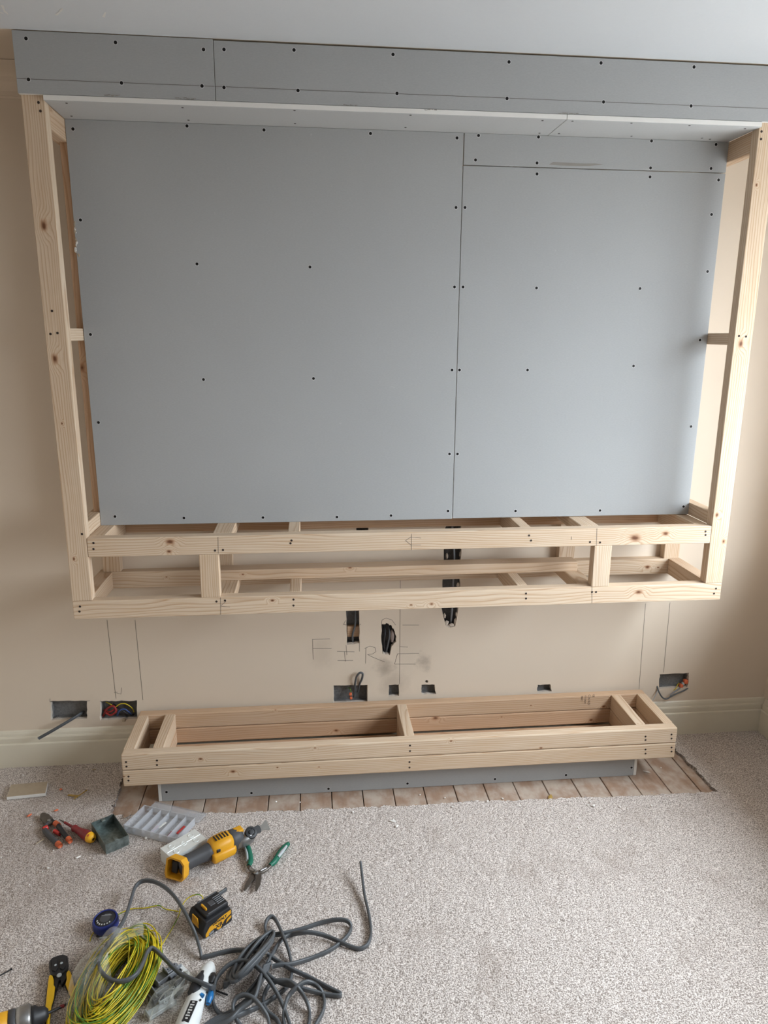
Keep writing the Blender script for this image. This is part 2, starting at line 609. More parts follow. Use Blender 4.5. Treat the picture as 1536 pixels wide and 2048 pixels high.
def build_back_wall():
    from mathutils.geometry import delaunay_2d_cdt
    outer = [(ROOM_L - .1, -.05), (ROOM_R + .1, -.05), (ROOM_R + .1, CEIL + .05), (ROOM_L - .1, CEIL + .05)]
    verts, edges, faces = [Vector(p) for p in outer], [(0, 1), (1, 2), (2, 3), (3, 0)], []
    for n, poly, d in HOLES:
        s = len(verts)
        if area2(poly) < 0: poly.reverse()
        verts += [Vector(p) for p in poly]
        edges += [(s + i, s + (i + 1) % len(poly)) for i in range(len(poly))]
    v2, e2, f2, _, _, _ = delaunay_2d_cdt(verts, edges, [], 1, 1e-6)

    def inside(x, z, poly):
        c = False
        for i in range(len(poly)):
            (x1, z1), (x2, z2) = poly[i], poly[i - 1]
            if (z1 > z) != (z2 > z) and x < (x2 - x1) * (z - z1) / (z2 - z1) + x1: c = not c
        return c
    F = []
    for f in f2:
        cx = sum(v2[i].x for i in f) / len(f)
        cz = sum(v2[i].y for i in f) / len(f)
        if not any(inside(cx, cz, h[1]) for h in HOLES): F.append(tuple(f))
    V = [(v.x, 0, v.y) for v in v2]
    n = len(V)
    o = pyobj('wall_back', V, F, M_WALL)
    me = o.data
    bm = bmesh.new()
    bm.from_mesh(me)
    for f in bm.faces:
        f.normal_update()
        if f.normal.y > 0: f.normal_flip()
    bm.to_mesh(me)
    bm.free()
    struct(o)
    for name, poly, d in HOLES:
        # rim of broken plaster, then the block behind
        m = len(poly)
        cx = sum(p[0] for p in poly) / m
        cz = sum(p[1] for p in poly) / m
        rr = random.Random(m)
        V, F, mi = [], [], []
        rings = [(0.0, 1.0, 0), (0.013, 0.97, 0), (d, 0.985, 1)]
        for y, s, _ in rings:
            for x, z in poly: V.append((cx + (x - cx) * s, y + (rr.uniform(-.001, .001) if y else 0), cz + (z - cz) * s))
        for k in range(2):
            for i in range(m):
                F.append((k * m + i, k * m + (i + 1) % m, (k + 1) * m + (i + 1) % m, (k + 1) * m + i))
                mi.append(k)
        F.append(tuple(range(2 * m, 3 * m)))
        mi.append(1)
        pyobj(name, V, F, [M_PLASTER, M_BLOCK], o, midx=mi)
    return o


wall = build_back_wall()


def slab(name, x0, x1, y0, y1, z0, z1, mat):
    return struct(obj(name, bm_box(x0, x1, y0, y1, z0, z1), mat))


slab('wall_left', ROOM_L - .1, ROOM_L, ROOM_F, 0, 0, CEIL, M_WALL)


def wall_with_window(name, axis):
    b = bmesh.new()
    if axis == 'x':
        w = WIN1
        X0, X1 = ROOM_R, ROOM_R + .36
        bm_box(X0, X1, ROOM_F - .22, w['y0'], 0, CEIL, bm=b)
        bm_box(X0, X1, w['y1'], 0.0, 0, CEIL, bm=b)
        bm_box(X0, X1, w['y0'], w['y1'], 0, w['z0'] - .025, bm=b)
        bm_box(X0, X1, w['y0'], w['y1'], w['z1'], CEIL, bm=b)
    return struct(obj(name, b, M_WALL))


wall_with_window('wall_right', 'x')
slab('wall_front', ROOM_L - .1, ROOM_R, ROOM_F - .22, ROOM_F, 0, CEIL, M_WALL)


def window(name, a0, a1, z0, z1, place):
    """white window frame; place(a, d, z) -> world"""
    o = None

    def bar(nm, p0, p1, q0, q1, par):
        V = [place(a, d, z) for a in (p0, p1) for d in (-.02, .03) for z in (q0, q1)]
        F = [(0, 1, 3, 2), (4, 6, 7, 5), (0, 4, 5, 1), (2, 3, 7, 6), (0, 2, 6, 4), (1, 5, 7, 3)]
        return pyobj(nm, V, F, M_WHITEUPVC, par)
    o = bar(name, a0, a1, z0, z0 + .05, None)
    struct(o)
    bar('window_frame', a0, a1, z1 - .05, z1, o)
    for s in (a0, (a0 + a1) / 2 - .025, a1 - .05):
        bar('window_frame', s, s + .05, z0 + .05, z1 - .05, o)


window('window_1', WIN1['y0'], WIN1['y1'], WIN1['z0'], WIN1['z1'], lambda a, d, z: (ROOM_R + .22 + d, a, z))

slab('added_sill', ROOM_R - .09, ROOM_R + .2, WIN1['y0'] - .05, WIN1['y1'] + .05, WIN1['z0'] - .025, WIN1['z0'], M_WHITEUPVC)  # unseen window board, added to keep window light off the corner below
# ceiling: the skimmed field stops at the new fascia, a beige strip and cove run behind it
slab('ceiling', ROOM_L - .1, ROOM_R + .36, ROOM_F - .22, -0.349, CEIL, CEIL + .08, M_CEIL)
strip = slab('trim_1', ROOM_L - .1, ROOM_R + .22, -0.349, 0.05, CEIL + .001, CEIL + .08, M_WALL)


def profile_run(name, prof, p0, p1, nrm, mat):
    """extrude profile [(out, z)] from p0 to p1; nrm = outward 2D normal"""
    V, F = [], []
    m = len(prof)
    for p in (p0, p1):
        for o_, z in prof: V.append((p[0] + nrm[0] * o_, p[1] + nrm[1] * o_, z))
    for k in range(m):
        F.append((k, (k + 1) % m, m + (k + 1) % m, m + k))
    F.append(tuple(reversed(range(m))))
    F.append(tuple(range(m, 2 * m)))
    o = pyobj(name, V, F, mat)
    b = bmesh.new()
    b.from_mesh(o.data)
    bmesh.ops.recalc_face_normals(b, faces=list(b.faces))
    b.to_mesh(o.data)
    b.free()
    return struct(o)


cz0, cy0 = 2.3825, 0.115
cove = [(0, cz0), (.004, cz0), (.006, cz0 + .006)]
for i in range(0, 9):
    a = i / 8 * math.pi / 2
    cove.append((.010 + (cy0 - .016) * (1 - math.cos(a)), cz0 + .006 + (CEIL - cz0 - .010) * math.sin(a)))
cove += [(cy0, CEIL - .002), (cy0, CEIL), (0, CEIL)]
profile_run('trim_2', cove, (ROOM_L, 0), (ROOM_R, 0), (0, -1), M_WALL)

SK = [(0, .0), (.018, .0), (.018, .108), (.0165, .111), (.0125, .1125), (.0135, .118), (.0145, .133), (.013, .138), (.0095, .1395), (.0085, .150), (.006, .158), (.002, .1617), (0, .1617)]
profile_run('baseboard_back', SK, (ROOM_L, 0), (ROOM_R, 0), (0, -1), M_SKIRT)
profile_run('baseboard_right', SK, (ROOM_R, -.018), (ROOM_R, ROOM_F), (-1, 0), M_SKIRT)
profile_run('baseboard_left', SK, (ROOM_L, -.018), (ROOM_L, ROOM_F), (1, 0), M_SKIRT)

floor = slab('floor', ROOM_L - .1, ROOM_R + .36, ROOM_F - .22, .05, -.12, -.022, M_DARK)
seam0, pitch = -0.742, 0.11545
plank_mesh = mesh_of(bm_box(-pitch / 2 + .0016, pitch / 2 - .0016, -.36, .36, -.022, 0, .0015, 1), 'floorboard', M_BOARDS)
for i in range(-4, 18):
    link('floorboard', plank_mesh, floor, loc=(seam0 + pitch * (i + .5), -.36, RNG.uniform(-.0012, 0)))


# ------------------------------------------------------------------ carpet with the cut-out
def build_carpet():
    step = 0.0034
    x0, x1, y0, y1 = -1.72, ROOM_R - .018, -1.62, -.018
    nx, ny = int((x1 - x0) / step), int((y1 - y0) / step)
    xs = np.linspace(x0, x1, nx + 1)
    ys = np.linspace(y0, y1, ny + 1)
    X, Y = np.meshgrid(xs, ys)
    n1 = NR.uniform(-1, 1, X.shape)

    def blur(a, k):
        for _ in range(k):
            a = (a + np.roll(a, 1, 0) + np.roll(a, -1, 0) + np.roll(a, 1, 1) + np.roll(a, -1, 1)) / 5
        return a
    fine = blur(n1, 1)
    mid = blur(NR.uniform(-1, 1, X.shape), 5)
    wave = blur(NR.uniform(-1, 1, X.shape), 30)
    Z = T_CARPET + fine * .0022 + mid * .0022 + wave * .010 - .0010
    Xj = X + NR.uniform(-1, 1, X.shape) * step * .3
    Yj = Y + NR.uniform(-1, 1, X.shape) * step * .3
    Xj[:, 0], Xj[:, -1], Yj[0], Yj[-1] = X[:, 0], X[:, -1], Y[0], Y[-1]
    cxs = (xs[:-1] + xs[1:]) / 2
    cys = (ys[:-1] + ys[1:]) / 2
    CX, CY = np.meshgrid(cxs, cys)
    rag = lambda n, k, s: np.convolve(NR.uniform(-1, 1, n + 2 * k), np.ones(k) / k, 'same')[k:n + k] * s
    # boundaries of the cut-out, measured on the floor
    left = np.interp(cys, [-.40, -.3345, -.139, 0], [-1.062, -1.056, -1.076, -1.085]) + rag(ny, 5, .012) + rag(ny, 25, .03)
    right = np.interp(cys, [-.42, -.095, 0], [1.157, 1.141, 1.136]) + rag(ny, 5, .010) + rag(ny, 25, .02)
    front = np.interp(cxs, [-1.07, -.694, -.217, .332, .8, 1.157], [-.352, -.370, -.383, -.392, -.404, -.412]) + rag(nx, 5, .008) + rag(nx, 40, .02)
    cut = (CX > left[:, None]) & (CX < right[:, None]) & (CY > front[None, :])
    # pile lies lower beside the cut at the front
    keep = ~cut
    nv = nx + 1
    idx = np.arange((ny + 1) * nv).reshape(ny + 1, nv)
    q = np.stack([idx[:-1, :-1], idx[:-1, 1:], idx[1:, 1:], idx[1:, :-1]], -1)[keep]
    V = np.stack([Xj, Yj, Z], -1).reshape(-1, 3)
    # skirts down to the boards wherever a kept cell meets a removed one
    sk = []
    k = keep
    for a, b, sl_k, sl_o in (
            (idx[:-1, 1:-1], idx[1:, 1:-1], k[:, :-1], k[:, 1:]),):
        m = sl_k & ~sl_o
        sk.append(np.stack([a[m], b[m]], -1))
        m = ~sl_k & sl_o
        sk.append(np.stack([b[m], a[m]], -1))
    a, b = idx[1:-1, :-1], idx[1:-1, 1:]
    m = k[:-1] & ~k[1:]
    sk.append(np.stack([b[m], a[m]], -1))
    m = ~k[:-1] & k[1:]
    sk.append(np.stack([a[m], b[m]], -1))
    E = np.concatenate(sk)
    low = V[E.reshape(-1)].copy()
    low[:, 2] = .0005
    low[:, :2] += NR.uniform(-.002, .002, low[:, :2].shape)
    base = len(V)
    li = base + np.arange(len(low)).reshape(-1, 2)
    SQ = np.stack([E[:, 0], E[:, 1], li[:, 1], li[:, 0]], -1)
    V = np.concatenate([V, low])
    Q = np.concatenate([q, SQ])
    # drop unused vertices
    used = np.zeros(len(V), bool)
    used[Q.reshape(-1)] = True
    remap = np.cumsum(used) - 1
    V, Q = V[used], remap[Q]
    # the rest of the room, coarse
    n0 = len(V)
    far = [(ROOM_L, ROOM_F), (ROOM_R, ROOM_F), (ROOM_R, y0), (ROOM_L, y0), (ROOM_L, -.018), (x0, -.018), (x0, y0)]
    V = np.concatenate([V, np.array([(x, y, T_CARPET) for x, y in far])])
    Q = np.concatenate([Q, np.array([(n0, n0 + 1, n0 + 2, n0 + 3), (n0 + 3, n0 + 6, n0 + 5, n0 + 4)])])
    me = bpy.data.meshes.new('carpet')
    me.vertices.add(len(V))
    me.vertices.foreach_set('co', V.astype(np.float32).reshape(-1))
    me.loops.add(Q.size)
    me.loops.foreach_set('vertex_index', Q.astype(np.int32).reshape(-1))
    me.polygons.add(len(Q))
    me.polygons.foreach_set('loop_start', (np.arange(len(Q)) * 4).astype(np.int32))
    me.update(calc_edges=True)
    me.validate()
    me.materials.append(M_CARPET)
    me.shade_smooth()
    o = link('carpet', me)
    return tag(o, 'pale beige pile carpet cut back around the low timber box', 'carpet')


build_carpet()

# ------------------------------------------------------------------ timber frames
W, H38 = 0.063, 0.038
XL, XR = -1.1192, 1.1192
FY = -0.3357
ZB, ZU = 0.7451, 0.9574
TY = -0.1707
TX0, TX1 = -1.0552, 1.0562
TZ0, ZF = 1.0204, 2.3024
TZ1 = ZF - .015
LX0, LX1, LF, LB, LZ = -1.0123, 1.0204, -.328, -.021, .108
_tcache = {}


def timber(name, parent, x, y, z, knots=(), red=0.0, bev=.0022):
    """x, y, z = (min, max) in world; the grain runs along the longest side"""
    d = [x[1] - x[0], y[1] - y[0], z[1] - z[0]]
    c = Vector(((x[0] + x[1]) / 2, (y[0] + y[1]) / 2, (z[0] + z[1]) / 2))
    ax = max(range(3), key=lambda i: d[i])
    if ax == 0: rot, loc = Matrix.Identity(3), (d[0], d[1], d[2])
    elif ax == 1: rot, loc = Matrix.Rotation(math.pi / 2, 3, 'Z'), (d[1], d[0], d[2])
    else: rot, loc = Matrix.Rotation(-math.pi / 2, 3, 'Y'), (d[2], d[1], d[0])
    key = tuple(round(v, 4) for v in loc)
    if key not in _tcache:
        l, a, b = loc
        _tcache[key] = mesh_of(bm_box(-l / 2, l / 2, -a / 2, a / 2, -b / 2, b / 2, bev, 2), name, M_WOOD)
    o = link(name, _tcache[key], parent)
    m = rot.to_4x4()
    m.translation = c
    o.matrix_basis = m
    o.matrix_parent_inverse = parent.matrix_basis.inverted()
    inv = m.inverted()
    ks = list(knots)
    rr = random.Random(int(abs(c.x * 7919 + c.y * 104729 + c.z * 1299709)) % 100000 + len(ks))
    big = max(loc)
    while len(ks) < 4:
        if big > .5 and rr.random() < .5:
            l, a, b = loc
            ks.append((m @ Vector((rr.uniform(-l / 2, l / 2), -a / 2 * rr.choice((1, -1)) if rr.random() < .7 else rr.uniform(-a / 2, a / 2), rr.uniform(-b / 2, b / 2))), rr.uniform(.003, .006)))
        else:
            ks.append((Vector((50, 50, 50)), .001))
    for i, (kp, kr) in enumerate(ks[:4]):
        lp = inv @ Vector(kp)
        o['knot%d' % (i + 1)] = [lp.x, lp.y, lp.z]
        o['knot_size%d' % (i + 1)] = float(kr) * .75
    o['redness'] = float(red)
    return o


def child_world(o, parent, mat4):
    """put o (no parent yet) at world matrix mat4 under parent"""
    o.parent = parent
    chain = Matrix.Identity(4)
    q = parent
    while q is not None:
        chain = q.matrix_parent_inverse @ q.matrix_basis @ chain
        q = q.parent
    o.matrix_parent_inverse = chain.inverted()
    o.matrix_basis = mat4


def screw_mesh(r, halo, depth=.0012):
    b = bmesh.new()
    n = 12
    if halo:
        ring = []
        for rad, y in ((halo, 0.0), (halo * .8, -.0004), (r, -.0003)):
            ring.append([b.verts.new((rad * math.cos(2 * math.pi * i / n), y - .0002, rad * math.sin(2 * math.pi * i / n))) for i in range(n)])
        for a, c in zip(ring[:-1], ring[1:]):
            for i in range(n):
                f = b.faces.new((a[i], a[(i + 1) % n], c[(i + 1) % n], c[i]))
                f.material_index = 1
    ring = []
    for rad, y in ((r, -.0004), (r * .75, -.0009), (r * .3, -.0005)):
        ring.append([b.verts.new((rad * math.cos(2 * math.pi * i / n), y, rad * math.sin(2 * math.pi * i / n))) for i in range(n)])
    for a, c in zip(ring[:-1], ring[1:]):
        for i in range(n): b.faces.new((a[i], a[(i + 1) % n], c[(i + 1) % n], c[i]))
    b.faces.new(ring[-1])
    bmesh.ops.recalc_face_normals(b, faces=list(b.faces))
    return b


ME_BSCREW = mesh_of(screw_mesh(.0048, .0066), 'screw', [M_SCREW, M_HALO])
ME_TSCREW = mesh_of(screw_mesh(.0038, 0), 'screw', [M_SCREWHOLE])


def screw(parent, p, me, face='front'):
    o = link('screw', me)
    m = Matrix.Identity(4) if face == 'front' else Matrix.Rotation(math.pi / 2, 4, 'X')   # 'down': -Y -> -Z
    m = m.copy()
    m.translation = p
    child_world(o, parent, m)


def pencil(parent, pts, w=.0014, name='pencil_mark', lift=.0004, strokes=None):
    """flat graphite stroke(s) on a plane facing the room"""
    V, F = [], []
    for st in (strokes or [pts]):
        for a, b in zip(st[:-1], st[1:]):
            a, b = Vector(a), Vector(b)
            d = (b - a).normalized()
            s = d.cross(Vector((0, 1, 0))) * w / 2
            k = len(V)
            for q in (a + s, b + s, b - s, a - s): V.append((q.x, q.y - lift, q.z))
            F.append((k, k + 1, k + 2, k + 3))
    o = pyobj(name, V, F, M_PENCIL)
    child_world(o, parent, Matrix.Identity(4))
    return o


K = lambda u, v, r, Y=FY: (on_y(u, v, Y), r)

frame = empty('stud_frame', (0, FY / 2, ZB), 0, 'large pale softwood stud frame fixed to the wall around the grey boards', 'timber frame')
yF, yB = (FY, FY + H38), (-H38, 0)
front_bottom = timber('rail', frame, (XL, XR), yF, (ZB, ZB + W), [K(545, 1201, .007), (on_y(822, 1210, FY), .005), K(863, 1208, .008), K(1277, 1184, .013)])
front_upper = timber('rail', frame, (XL + W + .0006, XR - W - .0006), yF, (ZU, ZU + W), [K(340, 1083, .012), K(338, 1103, .008), K(1270, 1076, .018), K(1331, 1067, .012)])
post_l = timber('post', frame, (XL, XL + W), yF, (ZB + W + .0004, CEIL - .002), [K(88, 452, .014), K(110, 718, .013), K(148, 1118, .006), K(124, 847, .004)])
post_r = timber('post', frame, (XR - W, XR), yF, (ZB + W + .0004, CEIL - .002), [K(1482, 687, .012), K(1434, 1030, .008), K(1447, 1083, .008), K(1513, 370, .005)])
# back (wall) members
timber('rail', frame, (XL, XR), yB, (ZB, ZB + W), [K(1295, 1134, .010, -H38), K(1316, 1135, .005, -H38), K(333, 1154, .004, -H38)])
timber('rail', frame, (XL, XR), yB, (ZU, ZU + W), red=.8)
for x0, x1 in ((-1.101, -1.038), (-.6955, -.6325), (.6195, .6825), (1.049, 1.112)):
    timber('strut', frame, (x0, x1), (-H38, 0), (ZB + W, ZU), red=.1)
# front struts between the two rails
for x0 in (-.7060, .6370):
    timber('strut', frame, (x0, x0 + W), yF, (ZB + W, ZU), [])
# the boards laid front to back in both shelves
for zz, nm in ((ZB, 0), (ZU, 1)):
    zr = (zz, zz + W)
    yc = (FY + H38, -H38)
    for s in (-1, 1):
        xa = (XL, XL + H38 + .012) if s < 0 else (XR - H38 - .012, XR)
        timber('side_rail', frame, xa if nm == 0 else ((XL + W - .0005 - .0, XL + W + .048) if s < 0 else (XR - W - .048, XR - W + .0005)), yc, zr, red=.15)
    for x0 in (-.4150, .3800):
        timber('cross_member', frame, (x0, x0 + H38), yc, zr, red=.1)
    for x0 in (-.6620, .5990):
        timber('cross_member', frame, (x0, x0 + W), yc, (zz + W - H38, zz + W), red=.1)
# long loose bearer lying on the lower cross members
timber('bearer', frame, (-.675, .6475), (-.166, -.103), (ZB + W, ZB + W + H38), [(on_y(700, 1135, -.166), .008), (on_y(1012, 1117, -.13), .009)], red=.25)
# side rails of the screen recess: top, middle and bottom on both sides
for s in (-1, 1):
    xa = (XL + W - H38, XL + W) if s < 0 else (XR - W, XR - W + H38)
    xm = (XL, XL + W - .001) if s < 0 else (XR - W + .001, XR)
    timber('side_rail', frame, xa, (FY + H38, 0), (TZ1 - W, TZ1), red=.3)
    timber('side_rail', frame, xm, (FY + H38, 0), (1.637, 1.675), red=.0)
    timber('side_rail', frame, xa, (FY + H38, 0), (ZU + W, ZU + W + .046), red=.0)
# studs behind the screen boards
for x0 in (-1.080, -.45, .135, .60, .985):
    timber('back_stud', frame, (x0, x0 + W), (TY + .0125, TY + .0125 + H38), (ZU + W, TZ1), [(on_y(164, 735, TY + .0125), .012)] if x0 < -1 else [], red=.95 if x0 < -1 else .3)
# header behind the fascia
timber('header', frame, (XL + W, XR - W), yF, (CEIL - W - .02, CEIL - .02), ())
timber('header', frame, (XL + W, XR - W), yF, (ZF, ZF + W), ())

for par, pts in ((front_bottom, [(160, 1213), (159, 1223), (433, 1203), (450, 1201), (587, 1199), (587, 1211), (1052, 1187), (1052, 1197), (1184, 1184), (1192, 1184), (1432, 1177), (1428, 1187)]),
                 (front_upper, [(187, 1086), (187, 1098), (430, 1101), (446, 1100), (583, 1081), (581, 1086.5), (1058, 1071), (1062, 1081), (1180, 1084), (1200, 1085), (1411, 1063), (1411, 1070)]),
                 (post_l, [(77, 205), (81, 222), (104, 622), (101, 668), (115, 666), (164, 1068)]),
                 (post_r, [(1523, 263), (1522, 278), (1478, 672), (1492, 673)])):
    for u, v in pts: screw(par, on_y(u, v, FY), ME_TSCREW)
for par, ls in ((front_upper, [[(436, 1074), (436.5, 1107)], [(823, 1068), (823, 1100)], [(1194, 1057), (1193, 1091)], [(1143, 1073), (1143, 1079)], [(842, 1076), (822, 1074), (811, 1081), (822, 1090), (842, 1090)]]),
                (front_bottom, [[(441, 1195), (441.5, 1229)], [(1184, 1172), (1184, 1206)], [(442, 1211), (452, 1203)], [(442, 1212), (460, 1214)]])):
    for st in ls: pencil(par, [on_y(u, v, FY) for u, v in st], .0013)

# ------------------------------------------------------------------ plasterboard
def board(name, x, y, z, label, screws, plane, face='front', parent=None, paper=None):
    b = bm_box(x[0], x[1], y[0], y[1], z[0], z[1], .0008, 1)
    thin = min(range(3), key=lambda i: (x, y, z)[i][1] - (x, y, z)[i][0])
    b.normal_update()
    for f in b.faces: f.material_index = 0 if abs(f.normal[thin]) > .6 else 1
    o = obj(name, b, [paper or M_PAPER, M_GYPSUM], parent)
    if label: tag(o, label, 'plasterboard', 'plasterboard sheets of the media wall')
    for u, v in screws:
        p = on_y(u, v, plane) if face == 'front' else on_z(u, v, plane)
        screw(o, p, ME_BSCREW if face == 'front' else ME_TSCREW, face)
    return o


ty = (TY, TY + .0125)
SEAM, SEAMZ = .1675, 2.1925
tv_l = board('plasterboard_sheet', (TX0, SEAM - .0012), ty, (TZ0, TZ1 - .0005), 'largest grey plasterboard sheet, left half of the recessed screen panel',
             [(146, 258), (374, 252), (528, 260), (741, 267), (914, 276), (161, 440), (181, 669), (197, 845), (230, 1033), (368, 1036), (526, 1035), (674, 1034), (782, 1031), (896, 1022),
              (394, 528), (620, 534), (407, 759), (627, 757), (912, 415), (909, 574), (904, 740), (899, 908)], TY)
tv_r = board('plasterboard_sheet', (SEAM + .0012, TX1), ty, (TZ0 + .002, SEAMZ - .0015), 'grey plasterboard sheet right of the vertical seam in the recess',
             [(1074, 348), (1300, 354), (1437, 360), (930, 415), (1423, 429), (1415, 543), (926, 574), (1073, 576), (1280, 577), (1400, 680), (919, 740), (1055, 740), (1267, 732), (1382, 853), (915, 908), (1031, 1022), (1200, 1021), (1367, 1013)], TY)
tv_s = board('plasterboard_sheet', (SEAM + .0022, TX1), ty, (SEAMZ + .0015, TZ1 - .0005), 'narrow grey plasterboard strip above the right recess sheet',
             [(957, 271), (1077, 274), (1303, 282), (1432, 289), (951, 320), (1074, 326), (1301, 336), (1422, 337)], TY)
fy = (FY - .0125, FY - .0003)
FSEAM = -.5850
fa_l = board('plasterboard_sheet', (-1.1215, FSEAM - .0008), fy, (ZF, CEIL - .0015), 'short grey plasterboard fascia under the ceiling at the left end',
             [(52, 77), (231, 85), (407, 99), (57, 159), (243, 166), (404, 172)], FY - .0125)
fa_r = board('plasterboard_sheet', (FSEAM + .0008, XR + .002), fy, (ZF, CEIL - .0042), 'long grey plasterboard fascia under the ceiling right of the short one',
             [(448, 99), (588, 100), (786, 109), (1018, 124), (1202, 126), (1388, 134), (448, 175), (596, 181), (794, 187), (1014, 197), (1207, 204), (1382, 212)], FY - .0125)
SS = .4410
so_l = board('plasterboard_sheet', (TX0, SS - .0008), (FY - .0135, TY + .0125), (TZ1, ZF - .0008), 'long plasterboard soffit with white cut edge over the recess',
             [(133, 206), (143, 232), (365, 215), (377, 240), (589, 221), (590, 247), (821, 230), (811, 255), (1085, 241), (1079, 266)], TZ1, 'down', paper=M_PALEPAPER)
so_r = board('plasterboard_sheet', (SS + .0008, TX1), (FY - .0135, TY + .0125), (TZ1, ZF - .0008), 'short plasterboard soffit right of the angled seam over the recess',
             [(1145, 242), (1118, 267), (1263, 246), (1263, 272), (1379, 251), (1404, 276), (1420, 278), (1490, 257)], TZ1, 'down', paper=M_PALEPAPER)
# pencil line along the fascia
zl = 2.3388
pencil(fa_l, [(-1.1205, FY - .0125, zl), (FSEAM - .001, FY - .0125, zl)], .0012)
pencil(fa_r, [(FSEAM + .001, FY - .0125, zl), (XR, FY - .0125, zl)], .0012)


def flat_patch(name, parent, px_outline, Y, mat, thick=.0012):
    pts = [on_y(u, v, Y) for u, v in px_outline]
    b = bmesh.new()
    vs = [b.verts.new((p.x, Y, p.z)) for p in pts]
    f = b.faces.new(vs)
    r = bmesh.ops.extrude_face_region(b, geom=[f])
    bmesh.ops.translate(b, verts=[e for e in r['geom'] if isinstance(e, bmesh.types.BMVert)], vec=(0, -thick, 0))
    bmesh.ops.recalc_face_normals(b, faces=list(b.faces))
    o = obj(name, b, mat)
    child_world(o, parent, Matrix.Identity(4))
    return o


flat_patch('torn_paper', tv_s, [(1098, 329), (1106, 324), (1130, 325), (1160, 327), (1190, 327), (1207, 329), (1180, 332), (1150, 332), (1120, 331)], TY, M_FRAY, .0006)
# crumbling left edge of the big sheet
rr = random.Random(5)
for i in range(16):
    v = rr.uniform(440, 512)
    u = 146 + (v - 440) * .115 + rr.uniform(-2, 4)
    p = on_y(u, v, TY)
    b = bmesh.new()
    bmesh.ops.create_icosphere(b, subdivisions=1, radius=1)
    s = rr.uniform(.002, .0045)
    for q in b.verts: q.co = Vector((q.co.x * s * rr.uniform(.6, 1.3), q.co.y * .0015, q.co.z * s * rr.uniform(.8, 2)))
    o = obj('crumbled_edge', b, M_GYPSUM if i % 3 == 0 else M_TAN)
    m = Matrix.Translation(p)
    child_world(o, tv_l, m)
# ragged scraps of paper along the soffit edge
for u0, v0, n, par in ((212, 190, 5, so_l), (355, 196, 6, so_l), (1120, 226, 6, so_r), (850, 219, 4, so_l), (690, 210, 4, so_l)):
    for i in range(n):
        u = u0 + i * 7 + rr.uniform(-2, 2)
        p = on_y(u, v0 + i * .3 + rr.uniform(-1, 1), FY - .0136)
        b = bm_box(-.0035, .0035, -.0006, .0005, -.0009, .0009)
        for q in b.verts: q.co += Vector((rr.uniform(-.003, .003), 0, rr.uniform(-.001, .001)))
        o = obj('paper_fray', b, M_FRAY)
        child_world(o, par, Matrix.Translation(p))

# ------------------------------------------------------------------ low box
LZ1, LM = LZ + .126, LZ + .063
low = empty('low_box_frame', ((LX0 + LX1) / 2, (LF + LB) / 2, LZ), 0, 'long low pale timber box with two stacked rails, on the floor plinth', 'timber frame')
for zr, kn_f, kn_b in (((LM + .0010, LZ1), [K(401, 1518, .007, LF), K(630, 1496, .004, LF), K(902, 1482, .005, LF), K(1082, 1496, .006, LF)], [(on_y(1207, 1413, LB - H38), .008), (on_y(1062, 1411, LB - H38), .004), (on_y(551, 1420, LB - H38), .004), (on_y(1005, 1438, LB - H38), .002)]),
                       ((LZ, LM - .0014), [K(466, 1543, .009, LF), K(555, 1535, .004, LF), K(638, 1534, .003, LF), K(248, 1553, .004, LF)], [(on_y(871, 1436, LB - H38), .012), (on_y(672, 1461, LB - H38), .010), (on_y(1182, 1440, LB - H38), .008), (on_y(1003, 1434, LB - H38), .004)])):
    fr_ = timber('rail', low, (LX0, LX1), (LF, LF + H38), zr, kn_f, bev=.004)
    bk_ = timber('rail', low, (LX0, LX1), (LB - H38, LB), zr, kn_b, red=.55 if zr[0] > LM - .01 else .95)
    top = zr[0] > LM - .01
    for x0 in (LX0, -.911, -.012, .8735, LX1 - H38):
        if not top and abs(x0 + .012) < .01: pass
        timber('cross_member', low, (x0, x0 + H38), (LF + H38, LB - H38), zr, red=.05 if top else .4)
    for u, v in ([(252, 1524), (253, 1533), (314, 1521), (314, 1530), (820, 1491), (820, 1502), (1291, 1473), (1291, 1480), (1343, 1469), (1343, 1477)] if top else [(819, 1524), (819, 1535), (1291, 1499), (1291, 1507), (1343, 1495), (1343, 1503), (257, 1553), (257, 1561)]):
        screw(fr_, on_y(u, v, LF), ME_TSCREW)
    if top: back_top = bk_


def text_mesh(body, size, mat, extrude=.0002, bold=0.0, align='CENTER'):
    cu = bpy.data.curves.new('lettering', 'FONT')
    cu.body = body
    cu.size = size
    cu.align_x = align
    cu.align_y = 'CENTER'
    cu.extrude = extrude
    cu.offset = bold
    cu.resolution_u = 2
    t = bpy.data.objects.new('lettering', cu)
    COL.objects.link(t)
    dg = bpy.context.evaluated_depsgraph_get()
    me = bpy.data.meshes.new_from_object(t.evaluated_get(dg))
    bpy.data.objects.remove(t, do_unlink=True)
    me.materials.clear()
    me.materials.append(mat)
    me.name = 'lettering'
    return me


# grading stamp printed on the inner face, reading downwards
for txt, u, v, size in (('C16 KD', 1178, 1399, .0135), ('CE', 1187, 1391, .011), ('CLS 38x63', 1170.5, 1399, .0085), ('PEFC', 1163.5, 1397, .010)):
    p = on_y(u, v, LB - H38)
    o = link('stamp', text_mesh(txt, size, M_INK, .0001))
    m = Matrix.Rotation(math.radians(90), 4, 'X')
    m = Matrix.Translation(p + Vector((0, -.0006, 0))) @ Matrix.Rotation(math.radians(90), 4, 'Y') @ m
    child_world(o, back_top, m)

plinth = empty('plinth', (0, -.15, 0), 0, 'low grey plasterboard plinth standing on the bare floorboards', 'plinth')
PX0, PX1, PF = -.909, .905, -.2697


